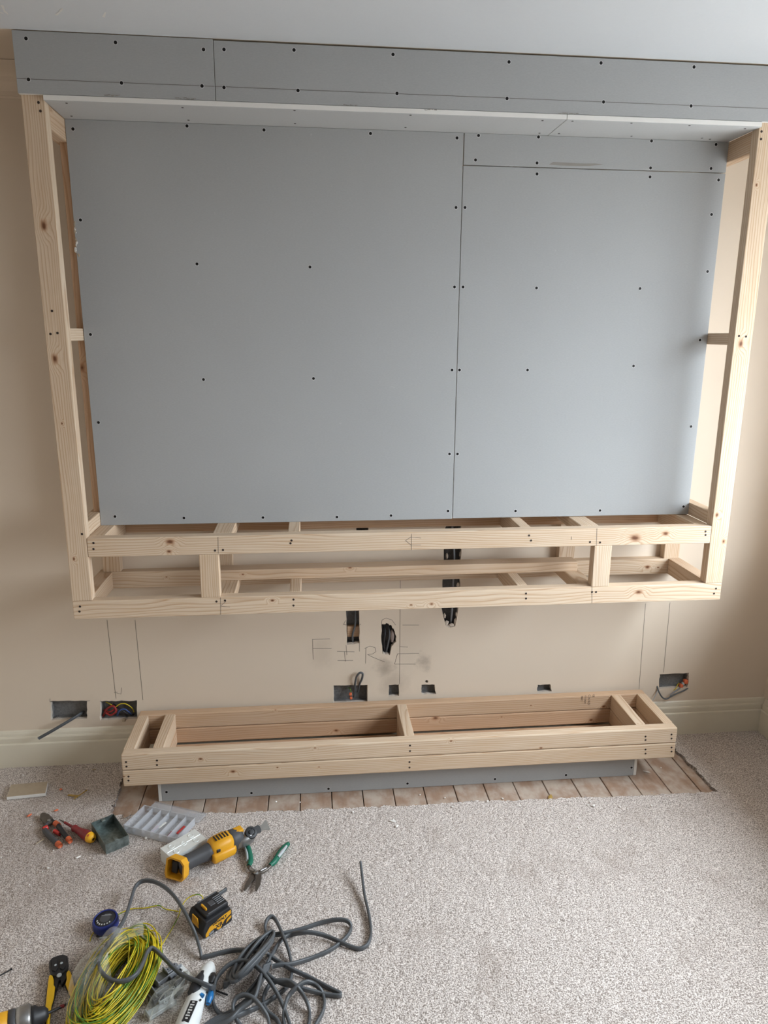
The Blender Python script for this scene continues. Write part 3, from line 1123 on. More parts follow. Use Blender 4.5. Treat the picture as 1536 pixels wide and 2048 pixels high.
def pboard(name, x, y, z, screws=()):
    b = bm_box(x[0], x[1], y[0], y[1], z[0], z[1], .0008, 1)
    thin = min(range(3), key=lambda i: (x, y, z)[i][1] - (x, y, z)[i][0])
    b.normal_update()
    for f in b.faces: f.material_index = 0 if abs(f.normal[thin]) > .6 else 1
    o = obj(name, b, [M_PAPER, M_GYPSUM])
    child_world(o, plinth, Matrix.Identity(4))
    for u, v in screws: screw(o, on_y(u, v, PF), ME_BSCREW)
    return o


pboard('front_panel', (PX0 + .0128, PX1 - .0128), (PF, PF + .0125), (0.0005, LZ - .001), [(333, 1584), (503, 1586), (657, 1577.5), (815, 1567), (990, 1558), (1132, 1550), (1263, 1535)])
pboard('side_panel', (PX0, PX0 + .0125), (PF, -.05), (0.0005, LZ - .001))
pboard('side_panel', (PX1 - .0125, PX1), (PF, -.05), (0.0005, LZ - .001))
timber('rail', plinth, (PX0 + .0128, PX1 - .0128), (PF + .013, PF + .013 + H38), (.0005, .0635), red=.3)
timber('rail', plinth, (PX0 + .0128, PX1 - .0128), (-.098, -.060), (.040, .103), red=.9)
timber('rail', plinth, (PX0 + .0128, PX1 - .0128), (-.098, -.060), (.0005, .038), red=.9)

# ------------------------------------------------------------------ pencil setting-out on the wall
for st in ([(214, 1240), (232, 1397)], [(228, 1384.5), (235, 1384.5)], [(270, 1240), (286, 1400)], [(801, 1130), (799, 1368)], [(1291, 1207), (1278, 1378)], [(1340, 1205), (1327, 1345)],
           [(243, 1375), (242, 1388), (233, 1386)], [(100, 1397), (100, 1404), (108, 1402)], [(172, 1402), (180, 1401)],
           [(692, 1290), (694, 1310)], [(719, 1287), (719, 1303)], [(763, 1250), (764, 1240), (772, 1236), (784, 1240), (791, 1250)], [(805, 1250), (838, 1250)], [(691, 1241), (687, 1249), (693, 1250)], [(719, 1250), (722, 1248)]):
    pencil(wall, [on_y(u, v, 0) for u, v in st], .0015)
fire = [[(625, 1278), (626.5, 1319)], [(625, 1279), (660, 1277.5)], [(626, 1296.5), (663, 1297)],
        [(674, 1302.5), (709, 1303.5)], [(689, 1303), (690.5, 1323)], [(675, 1321), (706, 1321)],
        [(731, 1327), (732, 1296)], [(729, 1297), (740, 1292), (750, 1295), (752, 1303), (745, 1308), (735, 1309), (745, 1314), (757, 1319), (770, 1324)],
        [(838, 1306.5), (795, 1307.5), (789, 1328), (831, 1328)], [(800, 1293.5), (816, 1294)]]
pencil(wall, None, .0016, 'pencil_lettering', strokes=[[on_y(u, v, 0) for u, v in st] for st in fire])

# a few pale scuffs on the ceiling skim
for st in ([(112, 30), (121, 22), (125, 16)], [(207, 34), (211, 24)], [(4, 10), (9, 22), (16, 28)], [(0, 24), (7, 27)]):
    q = [on_z(u, v, CEIL) for u, v in st]
    V, F = [], []
    for a, b in zip(q[:-1], q[1:]):
        sd = (b - a).normalized().cross(Vector((0, 0, 1))) * .0035
        k0 = len(V)
        V += [tuple(x + Vector((0, 0, -.0005))) for x in (a + sd, b + sd * .5, b - sd * .5, a - sd)]
        F.append((k0, k0 + 1, k0 + 2, k0 + 3))
    o = pyobj('ceiling_scuff', V, F, M_GYPSUM)
    child_world(o, bpy.data.objects['ceiling'], Matrix.Identity(4))
# broken plaster at the foot of the long chase
for i, (u, v, sx, sz) in enumerate(((893, 1246, .010, .012), (903, 1250, .012, .008), (911, 1243, .008, .014), (889, 1232, .006, .012), (913, 1228, .006, .012), (894, 1112, .006, .012), (921, 1108, .006, .014), (916, 1170, .007, .010))):
    b = bmesh.new()
    bmesh.ops.create_icosphere(b, subdivisions=1, radius=1)
    c = on_y(u, v, .008)
    for q in b.verts: q.co = Vector((c.x + q.co.x * sx * RNG.uniform(.7, 1.2), c.y + q.co.y * .007, c.z + q.co.z * sz * RNG.uniform(.7, 1.2)))
    o = obj('broken_plaster', b, M_PLASTER)
    child_world(o, wall, Matrix.Identity(4))

# ------------------------------------------------------------------ materials of the loose things
M_YEL = plain('yellow_tool_plastic', srgb(222, 160, 34), 0.45)
M_BLK = plain('black_plastic', srgb(34, 34, 37), 0.5)
M_DGR = plain('dark_grey_rubber', srgb(72, 72, 75), 0.6)
M_STEEL = plain('brushed_steel', srgb(168, 168, 168), 0.35, 0.9, 0.1, 80)
M_DSTEEL = plain('dark_tool_steel', srgb(110, 104, 98), 0.45, 0.7, 0.15, 90)
M_GALV = plain('galvanised_steel', srgb(138, 150, 148), 0.38, 0.7, 0.42, 70)
M_GALVB = plain('whitened_galvanised_steel', srgb(240, 244, 242), 0.33, 0.30, 0.08, 40, 0.15)  # near-white base colour stands in for the bright reflection on the steel
M_RED = plain('maroon_handle_plastic', srgb(130, 36, 42), 0.4)
M_REDB = plain('bright_red_plastic', srgb(200, 52, 46), 0.4)
M_ORG = plain('orange_handle_end', srgb(196, 94, 56), 0.45)
M_YCAP = plain('yellow_end_cap', srgb(238, 176, 36), 0.4)
M_GRN = plain('green_handle_grip', srgb(22, 104, 82), 0.45)
M_LGR = plain('light_grey_plastic', srgb(176, 182, 184), 0.45)
M_MGR = plain('mid_grey_plastic', srgb(128, 130, 134), 0.5)
M_BLUE = plain('blue_rubber_case', srgb(28, 44, 118), 0.45)
M_BLU2 = plain('blue_button', srgb(30, 110, 170), 0.4)
M_WHT = plain('off_white_plastic', srgb(222, 224, 222), 0.4)
M_YWIRE = plain('yellow_wire_sheath', srgb(214, 190, 40), 0.4)
M_GWIRE = plain('green_wire_sheath', srgb(88, 128, 42), 0.4)
M_YBLADE = plain('yellow_handle_sleeve', srgb(232, 184, 30), 0.4)
M_CRUMB = plain('white_plaster_crumb', srgb(236, 232, 226), 0.9, 0, 0.05, 200)
M_BRASSW = plain('raw_timber_scrap', srgb(170, 138, 70), 0.8)
M_ORCON = plain('orange_connector', srgb(216, 110, 72), 0.45)
M_BLUW = plain('blue_wire', srgb(60, 84, 140), 0.45)
M_REDW = plain('red_wire', srgb(146, 38, 36), 0.45)
M_TEXT = plain('white_print', srgb(206, 206, 202), 0.6)
M_FILM = film_material('clear_plastic_film', srgb(235, 235, 228), 0.05, 0.10, 55, 0.8)
M_TRAY = film_material('frosted_tray_plastic', srgb(214, 216, 222), 0.22, 0.25, 30, 0.05)
GZ = 0.013                                                   # things stand on the pile


def thing(name, u, v, label, cat, group=None, z=GZ):
    return empty(name, on_z(u, v, z), 0, label, cat, group)


def wpart(name, bm, mat, parent, smooth=False):
    """mesh given in world space, parented to its thing"""
    o = obj(name, bm, mat, None, smooth)
    if parent is not None: child_world(o, parent, Matrix.Identity(4))
    return o


def wpy(name, V, F, mat, parent, smooth=True, midx=None):
    o = pyobj(name, V, F, mat, None, smooth, midx)
    if parent is not None: child_world(o, parent, Matrix.Identity(4))
    return o


def W(*pts):
    """(u, v, z) pixel + height -> world points"""
    return [on_z(u, v, z) for u, v, z in pts]


def tube(name, pts, rad, mat, parent, n=8, sub=6, flat=1.0):
    P = catmull(pts, sub)
    m = len(P)
    r = np.interp(np.linspace(0, len(pts) - 1, m), np.arange(len(pts)), rad if isinstance(rad, (list, tuple)) else [rad] * len(pts))
    V, F = sweep(P, [(a, b * flat) for a, b in circ(1.0, n)], scale=r)
    return wpy(name, V, F, mat, parent)


def plate(name, pxs, z0, z1, mat, parent, bev=.0015, zp=None):
    zp = z1 if zp is None else zp
    ol = [(p.x, p.y) for p in (on_z(u, v, zp) for u, v in pxs)]
    if area2(ol) < 0: ol.reverse()
    return wpart(name, bm_prism(ol, z0, z1, bev), mat, parent)


def frame_m(origin, ex, ez=(0, 0, 1)):
    ex = Vector(ex).normalized()
    ez = Vector(ez)
    ey = ez.cross(ex).normalized()
    ez = ex.cross(ey).normalized()
    m = Matrix((ex, ey, ez)).transposed().to_4x4()
    m.translation = origin
    return m


def lpart(name, bm, mat, parent, m, smooth=False):
    o = obj(name, bm, mat, None, smooth)
    child_world(o, parent, m)
    return o


# ---- plasterboard offcut
t = thing('plasterboard_offcut', 55, 1580, 'square plasterboard offcut with brown paper face lying by the skirting', 'offcut')
ol = [(22, 1569), (96, 1563), (91, 1586), (13, 1594)]
ol = [(p.x, p.y) for p in (on_z(u, v, GZ + .0125) for u, v in ol)]
if area2(ol) < 0: ol.reverse()
wpart('gypsum_core', bm_prism(ol, GZ, GZ + .0118, .0005), M_GYPSUM, t)
wpart('paper_face', bm_prism([(x * .985 + sum(p[0] for p in ol) / 4 * .015, y * .985 + sum(p[1] for p in ol) / 4 * .015) for x, y in ol], GZ + .0118, GZ + .0125, 0), M_TAN, t)

# ---- combination pliers
t = thing('pliers', 105, 1660, 'grey-handled pliers with red and orange handle ends beside the screwdriver', 'pliers')
plate('jaw', [(80, 1628), (86, 1624), (97, 1627), (106, 1636), (105, 1645), (97, 1648), (86, 1643), (80, 1635)], GZ + .004, GZ + .014, M_DSTEEL, t, .002)
wpart('pivot', merge(bmesh.new(), bm_lathe([(.0055, 0), (.0055, .003), (.004, .004)], 12), 0, Matrix.Translation(on_z(98, 1641, GZ + .014))), M_STEEL, t)
tube('handle', W((98, 1645, GZ + .010), (90, 1653, GZ + .010), (91, 1663, GZ + .010), (104, 1677, GZ + .010), (119, 1691, GZ + .010)), [.005, .007, .0095, .0095, .008], M_DGR, t)
tube('handle', W((104, 1641, GZ + .010), (113, 1648, GZ + .012), (122, 1660, GZ + .012), (131, 1672, GZ + .011), (139, 1681, GZ + .010)), [.005, .008, .0085, .0085, .008], M_BLK, t)
tube('handle_collar', W((86, 1659, GZ + .012), (95, 1654, GZ + .012)), [.0085, .0085], M_REDB, t)
tube('handle_collar', W((110, 1646, GZ + .013), (117, 1651, GZ + .013)), [.0095, .0095], M_ORG, t)
tube('handle_end', W((115, 1687, GZ + .010), (121, 1692, GZ + .010)), [.0102, .0088], M_ORG, t)
tube('handle_end', W((136, 1677, GZ + .010), (141, 1683, GZ + .010)), [.0098, .008], M_ORG, t)
tube('catch', W((109, 1662, GZ + .007), (120, 1668, GZ + .007)), [.007, .007], M_REDB, t)

# ---- insulated screwdriver
t = thing('screwdriver', 150, 1662, 'maroon insulated screwdriver with yellow end cap on the carpet', 'screwdriver')
a, b = W((119, 1639, GZ + .012), (186, 1678, GZ + .016))
ax = lambda s: a.lerp(b, s)
tube('blade', [ax(0), ax(.12), ax(.2)], [.0016, .0026, .003], M_DSTEEL, t)
tube('shaft', [ax(.16), ax(.3), ax(.42)], [.0042, .0044, .0046], M_RED, t)
tube('handle', [ax(.42), ax(.46), ax(.52), ax(.62), ax(.76), ax(.88), ax(.96)], [.009, .0125, .0105, .0115, .0165, .0175, .014], M_RED, t, 12)
tube('end_cap', [ax(.90), ax(.96), ax(1.0), ax(1.015)], [.0178, .0165, .012, .005], M_YCAP, t, 12)
tube('hanging_hole', [ax(.955) + Vector((-.007, -.004, .013)), ax(.955) + Vector((-.0085, -.0055, .0155))], [.0035, .0035], M_ORG, t, 8)


# ---- galvanised back boxes
def back_box(name, m, L, Wd, D, label, mat, group, open_up=True):
    """steel double back box; local z = depth, open side up"""
    t = empty(name, m.translation, 0, label, 'back box', group)
    w = .0012
    b = bm_box(-L / 2, L / 2, -Wd / 2, Wd / 2, 0, w)
    lpart('base_plate', b, mat, t, m)
    for x0, x1, y0, y1 in ((-L / 2, L / 2, -Wd / 2, -Wd / 2 + w), (-L / 2, L / 2, Wd / 2 - w, Wd / 2), (-L / 2, -L / 2 + w, -Wd / 2 + w, Wd / 2 - w), (L / 2 - w, L / 2, -Wd / 2 + w, Wd / 2 - w)):
        lpart('side_wall', bm_box(x0, x1, y0, y1, w, D), mat, t, m)
    disc = lambda r, h: bm_lathe([(r, -h), (r, h * .4), (r * .85, h)], 16)
    for x in (-L * .28, 0, L * .28):
        for y in ((-Wd * .22, Wd * .22) if x else (0,)):
            lpart('knockout', disc(.0085, .0005) if open_up else bm_lathe([(.0095, -.001), (.0095, .0012), (.008, .0014), (.0075, .0004)], 18), mat, t, m @ Matrix.Translation((x, y, w if open_up else -.0002)) @ (Matrix.Identity(4) if open_up else Matrix.Rotation(math.pi, 4, 'X')))
    for s in (-1, 1):
        lpart('fixing_lug', bm_box(-.007 + s * (L / 2 - .009), .007 + s * (L / 2 - .009), -.006, .006, D - .003, D, .001, 1), mat, t, m)
        lpart('knockout', disc(.009, .0005), mat, t, m @ Matrix.Translation((s * L * .22, -Wd / 2 + (w if open_up else 0), D / 2)) @ Matrix.Rotation(math.pi / 2 * (-1 if open_up else 1), 4, 'X'))
        lpart('knockout', disc(.009, .0005), mat, t, m @ Matrix.Translation((s * L * .22, Wd / 2 - w, D / 2)) @ Matrix.Rotation(math.pi / 2, 4, 'X'))
    if not open_up: lpart('pressed_ridge', bm_box(-L / 2 + .004, L / 2 - .004, -.0015, .0015, -.0012, .0004, .0004, 1), mat, t, m)
    return t


g = 'steel back boxes on the carpet'
p = [on_z(u, v, GZ + .035) for u, v in ((184, 1646), (225, 1628), (256, 1665), (212, 1697))]
c = sum(p, Vector()) / 4
d = (p[3] + p[2] - p[0] - p[1])
back_box('steel_back_box', frame_m(Vector((c.x, c.y, GZ)), (d.x, d.y, 0)), .140, .076, .036, 'dull galvanised steel back box lying open side up by the pliers', M_GALV, g)
p = [on_z(u, v, GZ + .047) for u, v in ((322, 1698), (390, 1661), (409, 1677), (347, 1714))]
c = sum(p, Vector()) / 4
d = (p[1] + p[2] - p[0] - p[3])
m = frame_m(Vector((c.x, c.y, GZ + .0475)), (d.x, d.y, 0)) @ Matrix.Rotation(math.pi, 4, 'X')
back_box('steel_back_box', m, .128, .070, .047, 'shiny steel back box lying face down behind the yellow power tool', M_GALVB, g, False)

# ---- compartment tray
t = thing('compartment_box', 310, 1650, 'clear plastic compartment tray with open lid, red pieces inside', 'storage box')
p = [on_z(u, v, GZ + .026) for u, v in ((249, 1651), (285, 1611), (391, 1638), (354, 1676))]
c = sum(p, Vector()) / 4
d = (p[2] + p[3] - p[0] - p[1])
m = frame_m(Vector((c.x, c.y, GZ)), (d.x, d.y, 0))
L, Wd, D, w = .205, .112, .027, .0014
lpart('tray_floor', bm_box(-L / 2, L / 2, -Wd / 2, Wd / 2, 0, w), M_TRAY, t, m)
for x0, x1, y0, y1 in ((-L / 2, L / 2, -Wd / 2, -Wd / 2 + w), (-L / 2, L / 2, Wd / 2 - w, Wd / 2), (-L / 2, -L / 2 + w, -Wd / 2 + w, Wd / 2 - w), (L / 2 - w, L / 2, -Wd / 2 + w, Wd / 2 - w)):
    lpart('tray_wall', bm_box(x0, x1, y0, y1, w, D), M_TRAY, t, m)
for i in range(1, 6):
    x = -L / 2 + L * i / 6
    lpart('divider', bm_box(x - w / 2, x + w / 2, -Wd / 2 + w, Wd / 2 - w, w, D - .001), M_TRAY, t, m)
b = bmesh.new()
for x0, x1, y0, y1 in ((-L / 2 - .002, L / 2 + .002, -Wd / 2 - .002, -Wd / 2 + .001), (-L / 2 - .002, L / 2 + .002, Wd / 2 - .001, Wd / 2 + .002), (-L / 2 - .002, -L / 2 + .001, -Wd / 2, Wd / 2), (L / 2 - .001, L / 2 + .002, -Wd / 2, Wd / 2)):
    bm_box(x0, x1, y0, y1, D - .0005, D + .0015, bm=b)
lpart('rim', b, M_TRAY, t, m)
ml = m @ Matrix.Translation((0, Wd / 2 + .003, .006)) @ Matrix.Rotation(math.radians(-3), 4, 'X')
lpart('lid', bm_box(-L / 2 + .004, L / 2 + .01, 0, .052, 0, .0016), M_TRAY, t, ml)
lpart('lid_rim', bm_box(-L / 2 + .004, L / 2 + .01, .0505, .052, .0016, .005), M_TRAY, t, ml)
for i, (x, y, a, ln, mt) in enumerate(((-.012, -.012, .9, .04, M_RED), (.000, .012, .8, .035, M_CRUMB), (.074, .012, .9, .042, M_REDB), (.052, -.020, 1.0, .03, M_RED))):
    o = link('cable_sleeve', mesh_of(bm_box(-ln / 2, ln / 2, -.004, .004, 0, .004, .0015, 1), 'cable_sleeve', mt))
    o.matrix_basis = m @ Matrix.Translation((x, y, w + .0003)) @ Matrix.Rotation(a + .6, 4, 'Z')
    tag(o, ('dark red sleeve piece in the middle of the compartment tray', 'white sleeve piece beside the red one in the tray', 'bright red sleeve piece in the right end compartment of the tray', 'short maroon sleeve piece towards the front of the tray')[i], 'sleeve', 'sleeve pieces in the compartment tray')

# ---- oscillating multi tool
t = thing('multi_tool', 430, 1705, 'yellow and black cordless multi tool without its battery on the carpet', 'power tool')
a, b = W((354, 1736, GZ + .036), (496, 1670, GZ + .036))
ex = (b - a).normalized()
m = frame_m(a, ex)
SL = (b - a).length


def loft(name, secs, mat, parent, m, n=16, power=2.6, smooth=True, cap=True):
    """secs: (x, y0, z0, ry, rz) superellipse sections along local x"""
    V, F = [], []
    for x, y0, z0, ry, rz in secs:
        for k in range(n):
            th = 2 * math.pi * k / n
            cc, ss = math.cos(th), math.sin(th)
            V.append((x, y0 + ry * math.copysign(abs(cc) ** (2 / power), cc), z0 + rz * math.copysign(abs(ss) ** (2 / power), ss)))
    for i in range(len(secs) - 1):
        for k in range(n):
            F.append((i * n + k, i * n + (k + 1) % n, (i + 1) * n + (k + 1) % n, (i + 1) * n + k))
    if cap:
        F.append(tuple(reversed(range(n))))
        F.append(tuple(range((len(secs) - 1) * n, len(secs) * n)))
    o = pyobj(name, V, F, mat, None, smooth)
    child_world(o, parent, m)
    return o


# foot: a hollow battery socket facing back
sh = [(-.030, -.030), (.030, -.034), (.036, -.020), (.034, .026), (.022, .034), (-.020, .034), (-.034, .022), (-.036, -.018)]
V, F, mi = [], [], []
ns = len(sh)
for x, s in ((-.012, 1.0), (.016, .96), (.030, .62)):
    for y, z in sh: V.append((x, y * s, z * s))
for x, s in ((-.012, .84), (.014, .80)):
    for y, z in sh: V.append((x, y * s, z * s))
for k in range(ns):
    k2 = (k + 1) % ns
    F += [(k, k2, ns + k2, ns + k), (ns + k, ns + k2, 2 * ns + k2, 2 * ns + k), (3 * ns + k, 3 * ns + k2, k2, k), (4 * ns + k, 4 * ns + k2, 3 * ns + k2, 3 * ns + k)]
    mi += [0, 1, 0, 0]
F.append(tuple(range(4 * ns, 5 * ns)))
mi.append(0)
o = pyobj('battery_socket', V, F, [M_YEL, M_BLK], None, False, mi)
mf = m @ Matrix.Rotation(math.radians(28), 4, 'Z') @ Matrix.Rotation(math.radians(14), 4, 'Y')
child_world(o, t, mf)
lpart('terminal_block', bm_box(.004, .013, .002, .024, -.022, .016, .002, 1), M_BLK, t, mf)
lpart('contact', bm_box(.009, .0135, -.018, -.010, -.012, -.006, .001, 1), M_REDB, t, mf)
lpart('release_catch', bm_box(-.004, .013, -.030, -.022, -.008, .006, .001, 1), M_BLK, t, mf)
loft('handle', [(.008, 0, .002, .025, .024), (.035, 0, .004, .022, .021), (.07, 0, .005, .021, .021), (.10, 0, .006, .024, .024), (.118, 0, .006, .027, .026)], M_DGR, t, m)
loft('body', [(.108, 0, .006, .022, .022), (.116, 0, .007, .030, .030), (.135, 0, .008, .033, .033), (.165, 0, .009, .033, .033), (.182, 0, .009, .030, .030)], M_YEL, t, m, power=3.2)
for i in range(5):
    lpart('grille_slot', bm_box(.128 + i * .010, .133 + i * .010, -.012 - .0, .014, .0405, .0425, .0006, 1), M_BLK, t, m)
lpart('vent', bm_box(.120, .134, -.0325, -.024, .012, .024, .002, 1), M_BLK, t, m)
lpart('switch', bm_box(.118, .176, -.040, -.031, -.012, .004, .003, 2), M_BLK, t, m)
loft('trim_band', [(.106, -.028, -.004, .011, .014), (.112, -.031, -.004, .011, .017), (.178, -.031, -.004, .010, .015), (.186, -.028, -.002, .008, .012)], M_YEL, t, m)
loft('collar', [(.176, 0, .009, .030, .030), (.190, 0, .010, .031, .030), (.208, 0, .010, .028, .028), (.222, 0, .008, .022, .024)], M_DGR, t, m)
lpart('front_badge', bm_box(.198, .228, -.010, .018, .026, .038, .004, 2), M_YEL, t, m)
loft('gear_head', [(.196, -.018, -.002, .010, .014), (.212, -.022, 0, .013, .016), (SL - .012, -.020, .004, .018, .020), (SL + .006, -.014, .006, .018, .021), (SL + .016, -.010, .006, .010, .014)], M_STEEL, t, m)
# spindle looks up and towards the camera side
msp = m @ Matrix.Translation((SL, -.022, .022)) @ Matrix.Rotation(math.radians(38), 4, 'X')
lpart('clamp', bm_lathe([(.0195, -.014), (.0205, .002), (.0185, .006), (.0120, .007), (.0115, .004), (.0085, .004), (.008, .0085), (.004, .009)], 20), M_BLK, t, msp)
lpart('blade_arm', bm_prism([(.005, -.011), (.030, -.013), (.034, -.006), (.034, .006), (.030, .013), (.005, .011)], .002, .0055, .0008), M_BLK, t, msp)
lpart('saw_blade', bm_prism([(.026, -.008), (.045, -.010), (.058, -.017), (.064, -.016), (.064, .016), (.058, .017), (.045, .010), (.026, .008)], .0005, .0018, 0), plain('dull_saw_steel', srgb(112, 108, 102), 0.5, 0.4, 0.1, 60), t, msp)

# ---- green handled snips
t = thing('snips', 515, 1745, 'wire snips with green handles spread open on the carpet', 'snips')
plate('blade', [(505, 1742), (516, 1741), (513, 1750), (499, 1769), (490, 1781), (487, 1778), (491, 1768)], GZ + .003, GZ + .007, M_DSTEEL, t, .0008)
plate('blade', [(510, 1744), (523, 1742), (523, 1752), (521, 1768), (514, 1781), (510, 1781), (511, 1762)], GZ + .0072, GZ + .011, M_DSTEEL, t, .0008)
wpart('pivot', merge(bmesh.new(), bm_lathe([(.0075, 0), (.0075, .003), (.005, .0045)], 12), 0, Matrix.Translation(on_z(512, 1746, GZ + .0105))), M_STEEL, t)
tube('arm', W((511, 1746, GZ + .007), (503, 1740, GZ + .008), (498, 1733, GZ + .009), (497, 1724, GZ + .009)), [.008, .0075, .0065, .006], M_DSTEEL, t, flat=.7)
tube('arm', W((515, 1747, GZ + .007), (526, 1742, GZ + .008), (537, 1735, GZ + .009), (547, 1725, GZ + .009)), [.008, .0085, .0075, .006], M_DSTEEL, t, flat=.7)
tube('link', W((500, 1737, GZ + .012), (509, 1742, GZ + .012)), .004, M_STEEL, t)
tube('link', W((520, 1742, GZ + .012), (534, 1735, GZ + .012)), .004, M_STEEL, t)
tube('handle', W((497.5, 1732, GZ + .010), (501, 1722, GZ + .010), (499, 1708, GZ + .010), (495, 1694, GZ + .010), (491, 1686, GZ + .009)), [.007, .0092, .0098, .0095, .007], M_GRN, t)
tube('handle', W((540, 1731, GZ + .010), (549, 1723, GZ + .010), (558, 1709, GZ + .010), (568, 1696, GZ + .010), (577, 1687, GZ + .009)), [.007, .0095, .0105, .0100, .007], M_GRN, t)
tube('grip_inlay', W((556, 1714, GZ + .0155), (564, 1704, GZ + .0165), (573, 1692, GZ + .0155)), [.005, .0065, .004], M_LGR, t)
tube('grip_inlay', W((495, 1721, GZ + .0135), (494, 1708, GZ + .0140), (491, 1696, GZ + .0130)), [.004, .005, .004], M_LGR, t)

# ---- battery pack
t = thing('battery_pack', 420, 1845, 'black and yellow slide-in battery pack standing on the carpet', 'battery')
A, B, Cc = W((408, 1880, GZ), (465, 1842, GZ), (371, 1846, GZ))
e1 = (B - A)
L = min(.125, e1.length)
Wd = min(.080, (Cc - A).length)
m = frame_m(A, (e1.x, e1.y, 0))
H = .052
prof = [(0, .004), (.004, 0), (L - .004, 0), (L, .004), (L, H * .72), (L - .006, H), (.010, H), (0, H * .62)]
b = bm_prism(prof, -Wd, 0, .004, 2)
lpart('shell', b, M_BLK, t, m @ Matrix.Rotation(math.pi / 2, 4, 'X'))
mt = m
lpart('rail_deck', bm_box(.016, L - .004, .009, Wd - .009, H - .002, H + .011, .004, 2), M_BLK, t, mt)
for y in (.010, Wd - .014): lpart('rail', bm_box(.024, L - .008, y, y + .004, H + .006, H + .0125, .001, 1), M_DGR, t, mt)
for i in range(5): lpart('terminal_slot', bm_box(L - .030, L - .008, .024 + i * .007, .026 + i * .007, H + .0105, H + .0122, .0004, 1), M_MGR, t, mt)
lpart('latch', bm_box(.026, .031, .026, .052, H + .009, H + .017, .0015, 2), M_YEL, t, mt)
lpart('hatch', bm_box(.044, .062, .030, .050, H + .0105, H + .0125, .001, 1), M_DGR, t, mt)
lpart('release_button', bm_prism([(.020, .010), (.056, .010), (.052, .040), (.024, .040)], -.0022, .0015, .002, 2), M_YEL, t, m @ Matrix.Translation((.0, 0, .012)) @ Matrix.Rotation(math.radians(90), 4, 'Z') @ Matrix.Rotation(math.radians(90), 4, 'X') @ Matrix.Rotation(math.pi, 4, 'Y') @ Matrix.Translation((-Wd, 0, 0)))
lab_m = m @ Matrix.Rotation(math.pi / 2, 4, 'X')
lpart('label', bm_prism([(.006, .004), (.006, .014), (.020, .030), (L - .030, .040), (L - .004, .042), (L - .004, .030), (L - .026, .022), (L - .040, .004), (.046, .004), (.036, .016), (.022, .014), (.014, .004)], 0, .0008, 0), M_YEL, t, lab_m)
lpart('label', bm_prism([(L - .022, .008), (L - .004, .016), (L - .004, .024), (L - .018, .018)], 0, .0008, 0), M_YEL, t, lab_m)
for txt, size, x, z in (('DEWALT', .0115, L * .56, .0315), ('XR', .0185, L * .53, .0165)):
    o = link('lettering', text_mesh(txt, size, M_BLK, .0002, .0003))
    child_world(o, t, m @ Matrix.Translation((x, -.0012, z)) @ Matrix.Rotation(math.pi / 2, 4, 'X'))
lpart('label_patch', bm_box(.016, .032, -.0012, -.0002, .005, .012), M_MGR, t, m)

# ---- cable offcut by the battery
o = wpy('cable_offcut', *sweep(catmull(W((429, 1793, GZ + .006), (441, 1786, GZ + .006), (453, 1778, GZ + .006)), 6), [(a * .9, b * .9) for a, b in FLATCABLE]), M_CABLE, None)
tag(o, 'short grey cable offcut poking out behind the battery pack', 'cable')

# ---- tape measure
t = thing('tape_measure', 212, 1850, 'round blue tape measure with a dark face beside the yellow wire', 'tape measure')
c = on_z(211.5, 1845, GZ + .021)
m = Matrix.Translation(c) @ Matrix.Rotation(math.radians(3), 4, 'X') @ Matrix.Rotation(math.radians(-2), 4, 'Y')
lpart('case', bm_lathe([(.024, -.017), (.032, -.015), (.0355, -.008), (.0355, .008), (.0335, .014), (.030, .0165), (.0285, .0145), (.0285, .013)], 32), M_BLUE, t, m, True)
lpart('face_plate', bm_lathe([(.0282, .0125), (.0275, .0148), (.010, .0152)], 32), M_BLK, t, m, True)
for y, x0, x1 in ((.010, -.012, .016), (.013, -.004, .012)): lpart('face_print', bm_box(x0, x1, y - .0012, y + .0012, .0151, .0157), M_MGR, t, m)
for i in range(7):
    aa = math.radians(200 + i * 20)
    lpart('face_print', bm_box(.021 * math.cos(aa) - .0016, .021 * math.cos(aa) + .0016, .021 * math.sin(aa) - .0022, .021 * math.sin(aa) + .0022, .0148, .0155), M_TEXT, t, m)
lpart('face_print', bm_lathe([(.014, .0151), (.0135, .0156)], 20), M_DGR, t, m)
lpart('end_hook', bm_box(-.010, .010, -.0395, -.0335, -.0165, -.0145, .0006, 1), M_LGR, t, m)
lpart('base_foot', bm_box(-.022, .020, -.030, .024, -.021, -.016, .003, 1), M_BLK, t, m)

# ---- wire strippers
s4 = lambda pts: [(x / 9.6, 1890 + y / 9.6) for x, y in pts]
t = thing('wire_strippers', 118, 1960, 'wire strippers with black head and yellow handles beside the wire coil', 'wire strippers')
plate('head', s4([(938, 300), (1000, 230), (1110, 190), (1210, 165), (1300, 200), (1312, 330), (1285, 450), (1215, 520), (1100, 585), (975, 565), (940, 430)]), GZ + .004, GZ + .022, M_BLK, t, .004)
plate('jaw_plate', s4([(1000, 300), (1090, 270), (1110, 430), (1060, 500), (990, 470)]), GZ + .022, GZ + .025, M_BLK, t, .001)
plate('jaw_plate', s4([(1150, 260), (1260, 240), (1270, 380), (1210, 470), (1150, 440)]), GZ + .022, GZ + .025, M_BLK, t, .001)
for u, v, r in ((111, 1931, .0032), (123, 1927, .0036), (118.5, 1951, .0062)):
    wpart('rivet', merge(bmesh.new(), bm_lathe([(r, 0), (r, .002), (r * .6, .003)], 12), 0, Matrix.Translation(on_z(u, v, GZ + .0235))), M_LGR, t)
plate('neck', s4([(1040, 560), (1270, 500), (1270, 640), (1180, 760), (1160, 660), (1130, 660), (1080, 860), (1030, 800)]), GZ + .004, GZ + .016, M_BLK, t, .002)
